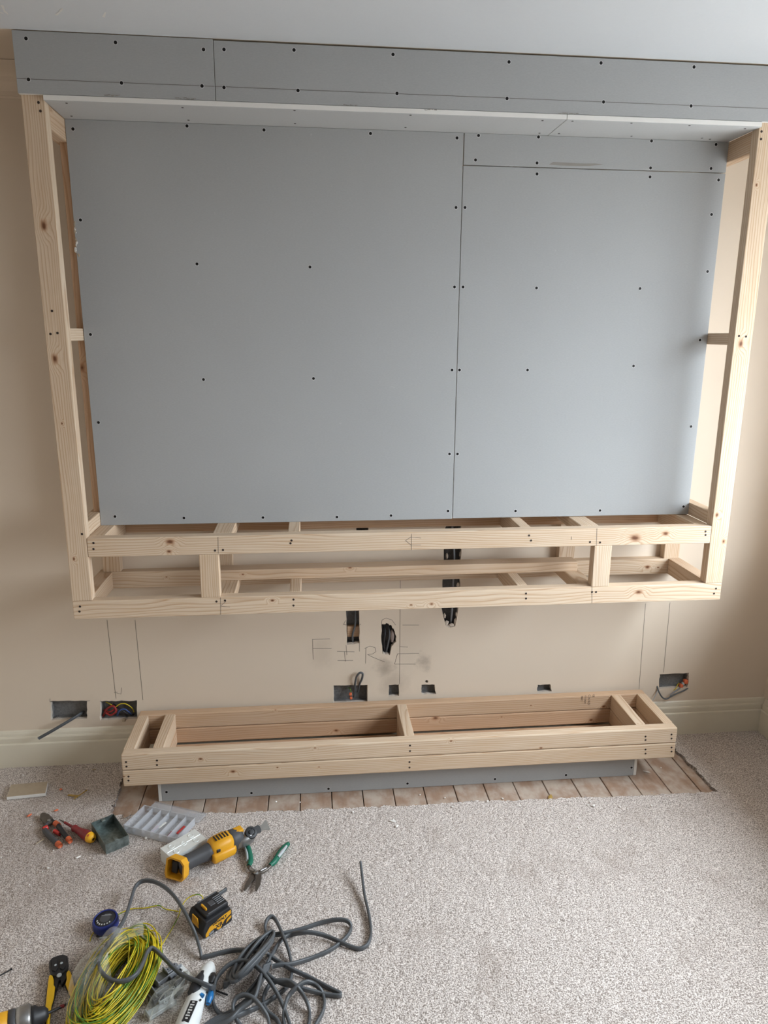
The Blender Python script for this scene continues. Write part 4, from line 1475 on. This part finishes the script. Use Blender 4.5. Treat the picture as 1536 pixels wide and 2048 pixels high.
plate('handle_core', s4([(930, 600), (1050, 620), (1090, 840), (1000, 1160), (930, 1620), (845, 1620), (880, 1280), (850, 1180), (880, 900)]), GZ + .002, GZ + .012, M_BLK, t, .002)
plate('handle_sleeve', s4([(960, 556), (1010, 575), (1030, 640), (1030, 745), (1056, 790), (1032, 1000), (985, 1160), (935, 1640), (868, 1640), (900, 1285), (865, 1180), (890, 950), (918, 700), (935, 590)]), GZ + .012, GZ + .020, M_YBLADE, t, .0035)
plate('handle_core', s4([(1270, 500), (1330, 470), (1400, 560), (1470, 800), (1540, 1100), (1480, 1180), (1330, 980), (1240, 760)]), GZ + .002, GZ + .012, M_BLK, t, .002)
plate('handle_sleeve', s4([(1318, 460), (1355, 500), (1385, 580), (1432, 800), (1520, 1090), (1440, 1130), (1345, 960), (1300, 850), (1253, 735), (1280, 640), (1268, 530)]), GZ + .012, GZ + .020, M_YBLADE, t, .0035)

# ---- cordless drill at the bottom edge
t = thing('cordless_drill', 40, 2050, 'yellow cordless drill with silver collar and long drill bit, at bottom left', 'drill')
a, b = W((-30, 2068, GZ + .034), (90, 2028, GZ + .034))
m = frame_m(a, (b - a))
Ld = (b - a).length
loft('motor_housing', [(-.09, 0, 0, .024, .028), (-.06, 0, 0, .030, .034), (.0, 0, 0, .031, .034), (Ld * .45, 0, 0, .029, .031)], M_YEL, t, m)
loft('gear_collar', [(Ld * .40, 0, 0, .030, .032), (Ld * .50, 0, 0, .030, .031), (Ld * .53, 0, 0, .028, .029)], M_DGR, t, m)
loft('torque_ring', [(Ld * .52, 0, 0, .029, .030), (Ld * .60, 0, 0, .031, .032), (Ld * .74, 0, 0, .031, .032), (Ld * .78, 0, 0, .027, .028)], M_STEEL, t, m, 20)
loft('chuck', [(Ld * .77, 0, 0, .026, .027), (Ld * .84, 0, 0, .026, .026), (Ld * .90, 0, 0, .020, .020), (Ld * 1.0, 0, 0, .017, .018), (Ld * 1.06, 0, 0, .009, .009)], M_BLK, t, m, 16, 2.0)
c0 = m @ Vector((Ld * 1.04, 0, 0))
tube('drill_bit', [c0, *W((112, 2019, GZ + .030), (140, 2005, GZ + .024))], [.0034, .0034, .003], M_BLK, t)
tube('bit_collar', W((120, 2014.5, GZ + .028), (128, 2011, GZ + .0265)), [.0042, .0042], M_RED, t)
for i in range(6):
    lpart('housing_print', bm_box(-.01 + i * .007, -.006 + i * .007, -.024, -.006, .0275, .0320, .0006, 1), M_BLK, t, m)

# ---- black drill bit / screw lying at the left edge
o = wpy('masonry_bit', *sweep(catmull(W((-20, 1961, GZ + .004), (2, 1950, GZ + .004), (18, 1941, GZ + .004), (24, 1937.5, GZ + .004)), 4), circ(1.0, 8), scale=np.interp(np.arange(13), [0, 9, 11, 12], [.0018, .0018, .0034, .003])), M_BLK, None)
tag(o, 'thin black screw lying at the left edge of the carpet', 'screw')

# ------------------------------------------------------------------ coil of earth wire
coil = thing('wire_coil', 235, 1985, 'big coil of green and yellow earth wire half inside a clear bag', 'wire coil')


def striped(P, r, closed, phase, V, F, mi, sides=6, twist=0.0):
    v, f = sweep(P, circ(r, sides), closed)
    o0 = len(V)
    V += v
    n = len(P)
    for q in f:
        F.append(tuple(o0 + i for i in q))
        if len(q) == sides and not closed and len(q) != 4:
            mi.append(0)
            continue
        seg, side = divmod(q[0], sides)
        mi.append(1 if (side + phase + int(seg * twist)) % sides < 2 else 0)


V, F, mi = [], [], []
cc = on_z(236, 1986, 0)
for i in range(165):
    q = i / 165
    aa = RNG.uniform(.098, .158)
    bb = .030 + (aa - .098) / .06 * .055 + RNG.uniform(-.008, .010)
    ang = math.radians(-100 + RNG.gauss(0, 4.0))
    ox, oy = RNG.gauss(0, .005), RNG.gauss(0, .006)
    zb = GZ + .006 + .050 * (1 - abs(RNG.uniform(-1, 1))) * (.4 + .6 * RNG.random()) * (1.25 - (aa - .098) / .06 * .5)
    p1, p2 = RNG.uniform(0, 6.28), RNG.uniform(0, 6.28)
    n = 56
    P = []
    for k in range(n):
        th = 2 * math.pi * k / n
        wob = 1 + .025 * math.sin(3 * th + p1) + .02 * math.sin(2 * th + p2)
        x, y = aa * wob * math.cos(th), bb * wob * math.sin(th)
        # the right-hand limb is fatter and heaped higher
        z = zb + .010 * math.sin(2 * th + p2) + .012 * max(0, math.sin(th + .4))
        P.append((cc.x + ox + x * math.cos(ang) - y * math.sin(ang), cc.y + oy + x * math.sin(ang) + y * math.cos(ang), max(GZ + .003, z)))
    striped(np.array(P), .0018, True, RNG.randrange(6), V, F, mi, twist=RNG.choice((.05, .1, .02, .15)))
o = wpy('windings', V, F, [M_YWIRE, M_GWIRE], coil, True, mi)
V, F, mi = [], [], []
striped(catmull(W((296, 1925, .045), (318, 1897, .03), (330, 1880, .02), (345, 1855, .018), (357, 1832, .018), (362, 1815, .018), (375, 1797, .022), (393, 1789, .028), (405, 1794, .022), (403, 1808, .016)), 8), .0017, False, 1, V, F, mi, twist=.2)
wpy('loose_end', V, F, [M_YWIRE, M_GWIRE], coil, True, mi)
V, F, mi = [], [], []
striped(catmull(W((180, 1882, .015), (184, 1870, .015), (196, 1856, .015), (216, 1846, .015), (235, 1830, .016), (262, 1818, .016), (290, 1816, .016), (317, 1811, .017), (330, 1818, .016), (357, 1823, .016)), 8), .0017, False, 1, V, F, mi, twist=.2)
o = wpy('earth_wire', V, F, [M_YWIRE, M_GWIRE], None, True, mi)
tag(o, 'single green and yellow wire running under the tape measure', 'wire')


# ------------------------------------------------------------------ clear bags
def film(name, centre, rx, ry, h, rz, label, seed, cut=None, fold=.010):
    rr = np.random.RandomState(seed)
    nu, nv = 64, 26
    ks = [(rr.randint(2, 9), rr.randint(1, 6), rr.uniform(0, 6.28), rr.uniform(.2, 1)) for _ in range(14)]
    V, F = [], []
    idx = {}
    for j in range(nv):
        ph = (j / (nv - 1)) * math.pi / 2
        for i in range(nu):
            th = 2 * math.pi * i / nu
            d = sum(a * math.sin(k * th + l * ph * 2 + p) for k, l, p, a in ks) / 5
            r = math.cos(ph) ** .7
            x, y = rx * r * math.cos(th), ry * r * math.sin(th)
            z = h * math.sin(ph) ** .8
            nx, ny = math.cos(th) * r, math.sin(th) * r
            x += nx * d * fold * 1.6
            y += ny * d * fold * 1.6
            z += d * fold * (.4 + math.sin(ph))
            c, s = math.cos(rz), math.sin(rz)
            V.append((centre.x + x * c - y * s, centre.y + x * s + y * c, max(GZ + .001, GZ + .002 + z)))
    for j in range(nv - 1):
        for i in range(nu):
            if cut and cut(i / nu, j / (nv - 1)): continue
            F.append((j * nu + i, j * nu + (i + 1) % nu, (j + 1) * nu + (i + 1) % nu, (j + 1) * nu + i))
    o = pyobj(name, V, F, M_FILM, None, True)
    return tag(o, label, 'plastic bag', 'clear plastic bags on the carpet')


film('plastic_bag', on_z(222, 1968, 0), .088, .145, .082, math.radians(-14), 'crumpled clear plastic bag around the green and yellow wire coil', 3, lambda a, b: (a > .88 or a < .12) and b > .15, .016)

# ---- grey clips in their bag
g = 'grey plastic clips between the coil and the white screwdriver'
spots = [((330, 1960), .05, .030, .022, M_MGR, 'wide grey plastic clip nearest the tape end of the pile'), ((345, 1946), .034, .022, .020, M_MGR, 'grey plastic clip under the grey cable'), ((354, 1966), .026, .022, .020, M_DGR, 'small dark grey clip in the middle of the pile'),
         ((320, 1985), .030, .024, .018, M_MGR, 'grey plastic clip against the wire coil'), ((313, 2002), .026, .022, .018, M_DGR, 'lowest dark grey clip against the wire coil'), ((338, 1990), .055, .026, .012, M_LGR, 'pale grey clip strip inside the small bag'), ((322, 2018), .06, .022, .010, M_LGR, 'long pale grey clip strip at the bottom of the pile')]
for (u, v), lx, ly, h, mt, lb in spots:
    c = on_z(u, v, GZ)
    t = empty('plastic_clip', c, 0, lb, 'clip', g)
    lx, ly, h = lx * 1.2, ly * 1.3, h * 1.25
    m = Matrix.Translation(c) @ Matrix.Rotation(math.radians(38 + RNG.uniform(-8, 8)), 4, 'Z')
    lpart('clip_base', bm_box(-lx / 2, lx / 2, -ly / 2, ly / 2, 0, h * .45, .002, 1), mt, t, m)
    lpart('clip_wall', bm_box(-lx / 2, lx / 2, -ly / 2, -ly / 2 + .003, h * .45, h, .001, 1), mt, t, m)
    lpart('clip_wall', bm_box(-lx / 2, -lx / 2 + .004, -ly / 2 + .003, ly / 2, h * .45, h, .001, 1), mt, t, m)
    lpart('clip_boss', bm_lathe([(.005, h * .45), (.005, h * .8), (.0025, h * .8), (.0025, h * .5)], 12), mt, t, m @ Matrix.Translation((lx * .2, ly * .1, 0)))
s6 = lambda pts: [(290 + x / 9.035, 1900 + y / 9.035) for x, y in pts]
t = thing('plastic_bracket', 372, 1945, 'white plastic bracket sticking out beyond the grey clips', 'bracket')
plate('bracket_arm', s6([(605, 300), (670, 255), (910, 510), (880, 530)]), GZ + .012, GZ + .016, M_WHT, t, .0008)
plate('bracket_arm', s6([(605, 300), (640, 280), (760, 440), (880, 560), (830, 560), (700, 450)]), GZ, GZ + .012, M_WHT, t, .0008, GZ + .006)
plate('bracket_rib', s6([(660, 380), (700, 340), (715, 355), (675, 395)]), GZ + .008, GZ + .0165, M_WHT, t, .0005)
film('plastic_bag', on_z(350, 2020, 0), .042, .085, .040, math.radians(-28), 'small clear plastic bag lying over the grey clips', 9, None, .012)

# ---- white cordless screwdriver
t = thing('cordless_screwdriver', 395, 2000, 'white and black cordless screwdriver with blue buttons beside the cable heap', 'electric screwdriver')
ax = W((420, 1930, GZ + .020), (416, 1942, GZ + .022), (408, 1962, GZ + .023), (400, 1982, GZ + .023), (391, 2003, GZ + .024), (382, 2028, GZ + .025), (370, 2062, GZ + .026), (358, 2100, GZ + .026))
tube('body', ax, [.012, .021, .0235, .0215, .0235, .027, .028, .026], M_WHT, t, 16, 6)
tube('grip', W((407, 1944, GZ + .040), (401, 1956, GZ + .040), (394, 1971, GZ + .038), (387, 1988, GZ + .036), (380, 2000, GZ + .034)), [.007, .012, .017, .017, .006], M_BLK, t, 10, 6, .8)
tube('grip', W((426, 1948, GZ + .036), (425, 1956, GZ + .037), (421, 1966, GZ + .035)), [.007, .011, .006], M_BLK, t, 10, 6, .8)
tube('grip_seam', W((401, 1945, GZ + .046), (402, 1955, GZ + .046), (397, 1972, GZ + .0455), (390, 1990, GZ + .043), (383, 1999, GZ + .040)), .0014, M_MGR, t, 6)
tube('button', W((401, 1989, GZ + .042), (407, 1993, GZ + .040)), [.005, .005], M_BLU2, t)
tube('button', W((423, 1982, GZ + .026), (419, 1996, GZ + .024), (416, 2008, GZ + .022)), [.007, .0095, .006], M_BLU2, t)
for u, v in ((413, 1985), (401, 2000)): tube('case_screw', W((u, v, GZ + .042), (u, v, GZ + .046)), .0026, M_BLK, t)
a, b = W((386, 2008, GZ + .0495), (373, 2038, GZ + .0515))
ml = frame_m((a + b) / 2, b - a)
lpart('rating_label', bm_box(-.030, .030, -.009, .009, -.001, .0022, .001, 1), M_BLK, t, ml)
for i in range(7):
    hh = .010 if i % 2 else .006
    lpart('label_print', bm_box(-.026 + i * .0075, -.0225 + i * .0075, -hh / 2, hh / 2, .0022, .0026), M_TEXT, t, ml)
o = wpy('driver_bit', *sweep(catmull(W((431, 1981, GZ + .004), (442, 1985, GZ + .004), (455, 1990, GZ + .004)), 4), circ(.0022, 8)), M_BLK, None)
tag(o, 'thin black rod between the white screwdriver and the cable heap', 'driver bit')

# ------------------------------------------------------------------ grey flat cable heap
s8 = lambda pts: [(420 + x / 4.518, 1820 + y / 4.518, z) for x, y, z in pts]
cable = thing('grey_cable', 540, 1960, 'long tangled heap of grey flat cable with one end standing free', 'cable')
lo, md, hi = GZ + .005, GZ + .022, GZ + .045
runs = [
    # free end sweeping round to the heap
    [(721, 1724, .055), (724, 1750, .040), (729, 1790, .026)] + s8([(1430, 10, .022), (1452, 150, lo), (1452, 240, lo), (1420, 315, lo), (1355, 350, lo), (1280, 335, lo), (1180, 290, lo + .004), (1050, 235, lo + .006), (930, 205, md), (830, 205, md), (740, 220, lo), (670, 250, lo), (620, 300, lo), (580, 370, lo), (540, 440, md), (500, 520, md), (430, 640, md), (330, 760, md)]),
    # long hairpin loop
    s8([(560, 510, md), (640, 495, md), (735, 488, lo + .011), (900, 440, lo), (1060, 375, lo), (1180, 295, lo), (1255, 215, lo), (1275, 150, lo), (1240, 100, lo + .01), (1150, 88, lo + .01), (1000, 115, lo), (850, 165, lo), (740, 195, lo), (650, 212, lo + .002), (570, 222, lo), (520, 215, lo), (498, 170, lo), (510, 100, lo + .01), (545, 62, lo + .014), (580, 72, lo + .012), (620, 140, lo + .012), (660, 235, lo + .014), (705, 350, lo + .01), (732, 470, lo + .002), (740, 560, lo), (725, 640, lo), (680, 710, lo), (590, 780, lo), (480, 855, lo), (370, 905, lo), (270, 945, md), (190, 980, md)]),
    # sharp bend lying to the right
    s8([(520, 400, md), (600, 455, lo + .012), (720, 525, lo + .012), (900, 610, lo), (1050, 690, lo), (1150, 740, lo), (1180, 760, lo), (1160, 776, lo), (1050, 762, lo), (900, 728, lo + .012), (780, 695, md), (660, 665, md), (580, 630, md), (530, 590, md), (480, 540, md)]),
    # the run coming from the left-hand loops into the heap
    s8([(450, 400, md), (390, 372, md), (300, 362, lo + .008), (200, 366, lo), (100, 385, lo), (0, 412, lo), (-60, 425, lo)]) + [(403, 1914, lo), (400, 1900, lo + .010), (392, 1872, .04), (381, 1847, .060), (366, 1818, .072), (348, 1792, .075), (326, 1772, .070), (302, 1762, .062), (283, 1763, .055), (270, 1775, .050), (262, 1800, .050), (255, 1822, .055), (246, 1843, .065), (232, 1866, .075), (216, 1888, .080), (203, 1908, .085), (198, 1930, .090), (208, 1950, .094), (228, 1962, .096), (252, 1961, .096), (272, 1949, .095), (286, 1926, .090), (294, 1906, .085), (302, 1897, .082), (311, 1900, .078), (328, 1916, .070), (345, 1933, .064), (362, 1948, .060), (385, 1959, .064), (405, 1967, .066), (420, 1973, .060), (428, 1976, .045)],
    # ring standing beside the white tool
    s8([(40, 690, .045), (30, 780, .03), (30, 840, .02), (60, 905, lo), (110, 950, lo), (170, 985, lo)]),
    s8([(40, 690, .045), (60, 620, .050), (110, 550, .058), (180, 490, .064), (260, 462, .066), (335, 465, .066), (410, 505, .064), (480, 570, .060), (550, 660, .050), (615, 770, .036), (670, 890, .026), (720, 1030, .020), (740, 1100, .016)]),
    # small loop in front
    s8([(290, 1060, .020), (250, 1010, .025), (215, 930, .034), (208, 860, .042), (235, 800, .050), (300, 768, .056), (370, 785, .056), (430, 835, .050), (480, 900, .040), (520, 970, .030), (540, 1060, .022)]),
    # right-hand rings
    s8([(680, 1080, lo), (664, 980, lo), (675, 880, lo + .01), (710, 780, lo + .014), (780, 700, md + .010), (860, 652, md + .010), (930, 665, md), (985, 705, lo + .012), (1022, 770, lo), (1034, 850, lo), (1015, 930, lo), (960, 1030, lo), (930, 1080, lo)]),
    s8([(560, 660, md), (620, 640, md + .01), (700, 640, md + .012), (770, 680, md + .012), (830, 750, md), (875, 830, lo + .012), (900, 920, lo), (898, 1000, lo), (880, 1080, lo)]),
    s8([(560, 640, md), (510, 720, lo + .01), (482, 800, lo), (490, 870, lo), (530, 930, lo), (600, 985, lo), (640, 1060, lo)]),
]
V, F = [], []
for R_ in runs:
    P = catmull(W(*R_), 6)
    v, f = sweep(P, FLATCABLE)
    F += [tuple(len(V) + i for i in q) for q in f]
    V += v
wpy('loose_run', V, F, M_CABLE, cable)
# the tight bundle: elongated wraps leaning over one another
V, F = [], []
pa, pb = W((420 + 500 / 4.518, 1820 + 335 / 4.518, 0), (420 + 175 / 4.518, 1820 + 800 / 4.518, 0))
cen = (pa + pb) / 2
dirv = (pb - pa)
half = dirv.length / 2
ang = math.atan2(dirv.y, dirv.x)
for i in range(7):
    aa = half * (.98 + .05 * math.sin(i * 2.1))
    bb = .020 + .006 * (i % 3)
    dx = (-.012 + .0065 * i)
    P = []
    for k in range(44):
        th = 2 * math.pi * k / 44
        x, y = aa * math.cos(th), bb * math.sin(th) + dx
        z = GZ + .012 + .008 * i + .016 * math.sin(th + .6) + .006 * math.sin(2 * th + i)
        P.append((cen.x + x * math.cos(ang) - y * math.sin(ang), cen.y + x * math.sin(ang) + y * math.cos(ang), max(GZ + .006, z)))
    v, f = sweep(np.array(P), FLATCABLE, True)
    F += [tuple(len(V) + q for q in fc) for fc in f]
    V += v
wpy('bundle', V, F, M_CABLE, cable)
V, F = [], []
for j in range(5):
    R_ = s8([(545 - j * 14, 480 + j * 8, md + .004 * j), (480 - j * 8, 620 + j * 6, md + .006 * j), (400, 740 + j * 14, md + .004 * j), (300 - j * 6, 840 + j * 14, md + .002 * j), (190, 920 + j * 16, lo + .006 * j), (80, 970 + j * 18, lo + .004 * j), (-20, 1030 + j * 14, lo + .003 * j), (-90, 1090, lo)])
    v, f = sweep(catmull(W(*R_), 6), FLATCABLE)
    F += [tuple(len(V) + q for q in fc) for fc in f]
    V += v
wpy('bundle', V, F, M_CABLE, cable)


# ------------------------------------------------------------------ cables in the wall
def ywire(name, pts, mat, parent, r=None, n=6, up=(0, -1, 0.2)):
    P = catmull([on_y(u, v, y) for u, v, y in pts], n)
    prof = circ(r, 8) if r else [(a * .95, b * .95) for a, b in FLATCABLE]
    V, F = sweep(P, prof, up=up)
    return wpy(name, V, F, mat, parent)


o = ywire('cable_stub', [(168, 1424, .026), (160, 1428, .006), (146, 1437, -.018), (126, 1449, -.036), (102, 1463, -.048), (77, 1477, -.055)], M_CABLE, None, up=(0, -.35, 1))
tag(o, 'grey cable stub hanging out of the leftmost wall socket hole', 'cable')
t = empty('wire_bundle', on_y(237, 1420, .02), 0, 'tangle of red, yellow and blue wires inside the second socket hole', 'wires')
ywire('red_wire', [(206, 1432, .03), (214, 1418, .012), (226, 1412, .008), (232, 1422, .006), (222, 1430, .008), (212, 1426, .014)], M_REDW, t, .0042)
ywire('red_wire', [(208, 1420, .03), (218, 1424, .012), (228, 1419, .010), (236, 1412, .03)], M_REDW, t, .0035)
ywire('earth_wire', [(212, 1404, .03), (222, 1409, .012), (230, 1414, .012), (240, 1408, .012), (252, 1408, .01), (264, 1416, .014), (268, 1424, .03)], M_YWIRE, t, .002)
ywire('blue_wire', [(234, 1432, .03), (238, 1422, .012), (248, 1418, .012), (258, 1424, .014), (266, 1432, .03)], M_BLUW, t, .003)
ywire('black_wire', [(226, 1408, .03), (240, 1418, .014), (256, 1428, .016), (268, 1430, .03)], M_BLK, t, .0035)
wpart('brown_connector', bm_box(*sum(([a - .006, a + .006] for a in on_y(248, 1440, -.004)), []), .0015, 1), M_TAN, t)
t = empty('cable_loop', on_y(712, 1375, .01), 0, 'grey cable looping out of the socket hole below the word on the wall', 'cable')
ywire('cable', [(708, 1394, .025), (709, 1382, .004), (710, 1368, -.010), (713, 1354, -.018), (719, 1346, -.020), (725, 1347, -.018), (724, 1357, -.012), (719, 1369, -.002), (716, 1384, .025)], M_CABLE, t, .0042)
ywire('green_core', [(696, 1376, .03), (700, 1377, .004), (702, 1384, .0)], M_GWIRE, t, .0018)
wpart('orange_connector', bm_box(*sum(([a - .0055, a + .0055] for a in on_y(701, 1388, 0)), []), .0025, 2), M_ORCON, t)
wpart('orange_connector', bm_box(*sum(([a - .0050, a + .0050] for a in on_y(702, 1396, -.006)), []), .0025, 2), M_ORCON, t)
t = empty('hanging_wires', on_y(1345, 1375, 0), 0, 'grey cables with orange connectors drooping from the right-hand socket hole', 'wires')
ywire('cable', [(1314, 1372, .002), (1318, 1384, -.012), (1324, 1394, -.018), (1332, 1398, -.020), (1342, 1393, -.018), (1356, 1386, -.014), (1368, 1381, -.010), (1376, 1376, .004)], M_CABLE, t, .0032)
ywire('cable', [(1340, 1391, -.018), (1350, 1383, -.012), (1358, 1378, -.006), (1364, 1370, .02)], M_MGR, t, .0026)
ywire('green_core', [(1345, 1381, .004), (1351, 1378, -.004), (1355, 1370, .002), (1358, 1366, .02)], M_YWIRE, t, .0015)
ywire('cable', [(1316, 1374, .002), (1314, 1384, -.010), (1308, 1396, -.014), (1303, 1406, -.016)], M_LGR, t, .0015)
for u, v, s in ((1362, 1371, .0075), (1371, 1363, .0085), (1366, 1367, .006)):
    wpart('orange_connector', bm_box(*sum(([a - s, a + s] for a in on_y(u, v, .004)), []), .003, 2), M_ORCON if s > .0065 else M_LGR, t)
o = ywire('chase_cable', [(709, 1195, .02), (711, 1225, .018), (710, 1250, .014), (705, 1270, .012), (706, 1288, .02)], M_CABLE, None)
tag(o, 'dark cable running down inside the tall narrow wall slot', 'cable')
o = wpart('timber_lath', bm_box(on_y(694, 1258, .02).x, on_y(719, 1258, .02).x, .018, .038, on_y(700, 1274, .018).z, on_y(700, 1253, .018).z, .002, 1), M_WOOD, None)
o['redness'] = .7
tag(o, 'brown timber crosspiece showing at the back of the wall slot', 'timber')
t = empty('cable_pair', on_y(772, 1280, .02), 0, 'pair of black cables inside the ragged hole above the letter R', 'cable')
ywire('cable', [(768, 1252, .03), (770, 1266, .008), (768, 1284, .006), (770, 1300, .02)], M_BLK, t)
ywire('cable', [(777, 1252, .03), (779, 1268, .01), (776, 1286, .008), (772, 1304, .02)], M_CABLE, t)
b = bmesh.new()
bmesh.ops.create_icosphere(b, subdivisions=2, radius=1)
c = on_y(784, 1272, .012)
for q in b.verts: q.co = Vector((c.x + q.co.x * .011 * RNG.uniform(.8, 1.1), c.y + q.co.y * .012, c.z + q.co.z * .028 * RNG.uniform(.85, 1.1)))
wpart('broken_plaster', b, plain('sooty_plaster', srgb(142, 126, 118), 0.9, 0, 0.2, 90, 0.5), t)
for u, v0, v1, lb in ((905, 1216, 1245, 'grey cable showing in the wall chase below the lower rail'),):
    P = [(u - 1, 1050, .03), (u + 3, 1110, .014), (u + 1, 1165, .014), (u - 1, 1216, .014), (u - 3, 1240, .022), (u - 3, 1252, .045)]
    tag(ywire('chase_cable', P, M_MGR, None), lb, 'cable')

# ------------------------------------------------------------------ debris
def chunk(name, u, v, sx, sy, sz, mat, seed, z=GZ, rz=None):
    rr = random.Random(seed)
    b = bmesh.new()
    bmesh.ops.create_icosphere(b, subdivisions=1, radius=1)
    for q in b.verts: q.co = Vector((q.co.x * sx * rr.uniform(.6, 1.15), q.co.y * sy * rr.uniform(.6, 1.15), q.co.z * sz * rr.uniform(.7, 1.1)))
    o = obj(name, b, mat)
    p = on_z(u, v, z)
    o.location = (p.x, p.y, z + sz * .75)
    o.rotation_euler = (0, 0, rz if rz is not None else rr.uniform(0, 6.28))
    return o


g = 'plaster crumbs scattered on the carpet'
crumbs = [(107, 1702, 3), (20, 1703, 3), (2, 1716, 3), (153, 1650, 2.5), (96, 1737, 4), (180, 1716, 2), (187, 1717, 2), (85, 1743, 2), (256, 1686, 2), (59, 1770, 3), (11, 1785, 3), (105, 1858, 2), (275, 1874, 4), (292, 1677, 5), (1032, 1697, 3), (1187, 1612, 5), (1176, 1610, 4), (1240, 1614, 4), (1255, 1618, 3), (1303, 1612, 4), (1156, 1656, 4), (1268, 1606, 3), (905, 1614, 4), (975, 1603, 5), (706, 1625, 4), (600, 1605, 3), (552, 1604, 4), (787, 1640, 4), (890, 1596, 3), (840, 1590, 3), (1322, 1536, 3), (1180, 1604, 3), (1096, 1632, 2), (1213, 1640, 2), (1340, 1640, 2), (650, 1700, 2), (715, 1745, 2), (770, 1720, 2), (940, 1730, 2), (1200, 1780, 2), (1350, 1720, 2), (820, 1660, 2), (1005, 1598, 4), (1040, 1612, 3), (60, 1650, 2), (40, 1680, 2), (150, 1690, 2)]
for i, (u, v, s) in enumerate(crumbs):
    k = s * .00105
    zz = .001 if (v < 1600 and 250 < u < 1400) else GZ
    o = chunk('plaster_crumb', u, v, k * 1.2, k, k * .6, M_CRUMB, i, zz)
    if zz < .005: lb, gg = 'tiny white plaster crumb on the bare floorboards', 'plaster crumbs on the floorboards'
    elif u < 400: lb, gg = 'tiny white plaster crumb on the carpet among the hand tools', 'plaster crumbs among the tools'
    else: lb, gg = 'tiny white plaster crumb on the open carpet before the low box', 'plaster crumbs on the open carpet'
    tag(o, lb, 'crumb', gg)
for i, (u, v, sx, sy, rz, lb) in enumerate(((156, 1715, .012, .004, .6, 'thin white plaster sliver below the steel back box'), (227, 1696, .016, .005, .5, 'white plaster sliver against the dull steel back box'), (46, 1551, .004, .003, 0, 'pale plaster flake near the skirting beside the offcut'),
                                            (188, 1540, .012, .005, .2, 'pinkish plaster flake near the skirting left of the low box'), (786, 1643, .016, .006, -.4, 'white curl of torn plaster paper in front of the low box'), (794, 1653, .010, .006, .9, 'white plaster lump beside the torn paper curl'),
                                            (1292, 1544, .016, .005, -.5, 'white plaster splinter on the boards beside the plinth'), (308, 1617, .020, .006, 1.0, 'long beige splinter left of the compartment tray'))):
    zz = .001 if i in (6,) else GZ
    tag(chunk('plaster_flake', u, v, sx, sy, .0025, M_CRUMB if i not in (3, 7) else M_TAN, 90 + i, zz, rz), lb, 'debris', 'plaster flakes on the floor')
for i, (u, v, lb) in enumerate(((59, 1632, 'orange-red plastic scrap left of the pliers'), (113, 1622, 'orange-red plastic scrap above the pliers'), (122, 1580, 'small orange scrap right of the plasterboard offcut'))):
    o = chunk('red_scrap', u, v, .011 if i < 2 else .006, .005, .004, M_ORCON, 130 + i, GZ, 1.0 - i * .4)
    tag(o, lb, 'scrap', 'orange-red scraps on the carpet')
for i, (pts, lb) in enumerate((((136, 1590, 156, 1592), 'short yellowish wood splinter above the pliers'), ((148, 1598, 174, 1580), 'thin brown wood splinter above the pliers'), ((72, 1688, 88, 1678), 'pale splinter left of the pliers handle'))):
    a, b = W((pts[0], pts[1], GZ + .002), (pts[2], pts[3], GZ + .003))
    m = frame_m((a + b) / 2, b - a)
    l = (b - a).length
    o = obj('wood_splinter', bm_box(-l / 2, l / 2, -.004 if i == 0 else -.002, .004 if i == 0 else .002, -.0015, .0015, .0006, 1), M_BRASSW if i < 2 else M_TAN)
    o.matrix_basis = m
    tag(o, lb, 'splinter', 'wood splinters on the carpet')
# torn glue patches left on the bare boards
for i, (u, v, lb) in enumerate(((1100, 1596, 'tan patch of torn underlay on the bare floorboards'), (255, 1630, 'brown scrap of underlay beside the compartment tray'))):
    o = chunk('underlay_scrap', u, v, .028, .010, .0018, M_BRASSW if i == 0 else M_BOARDS, 150 + i, .0012 if i == 0 else GZ)
    tag(o, lb, 'scrap')
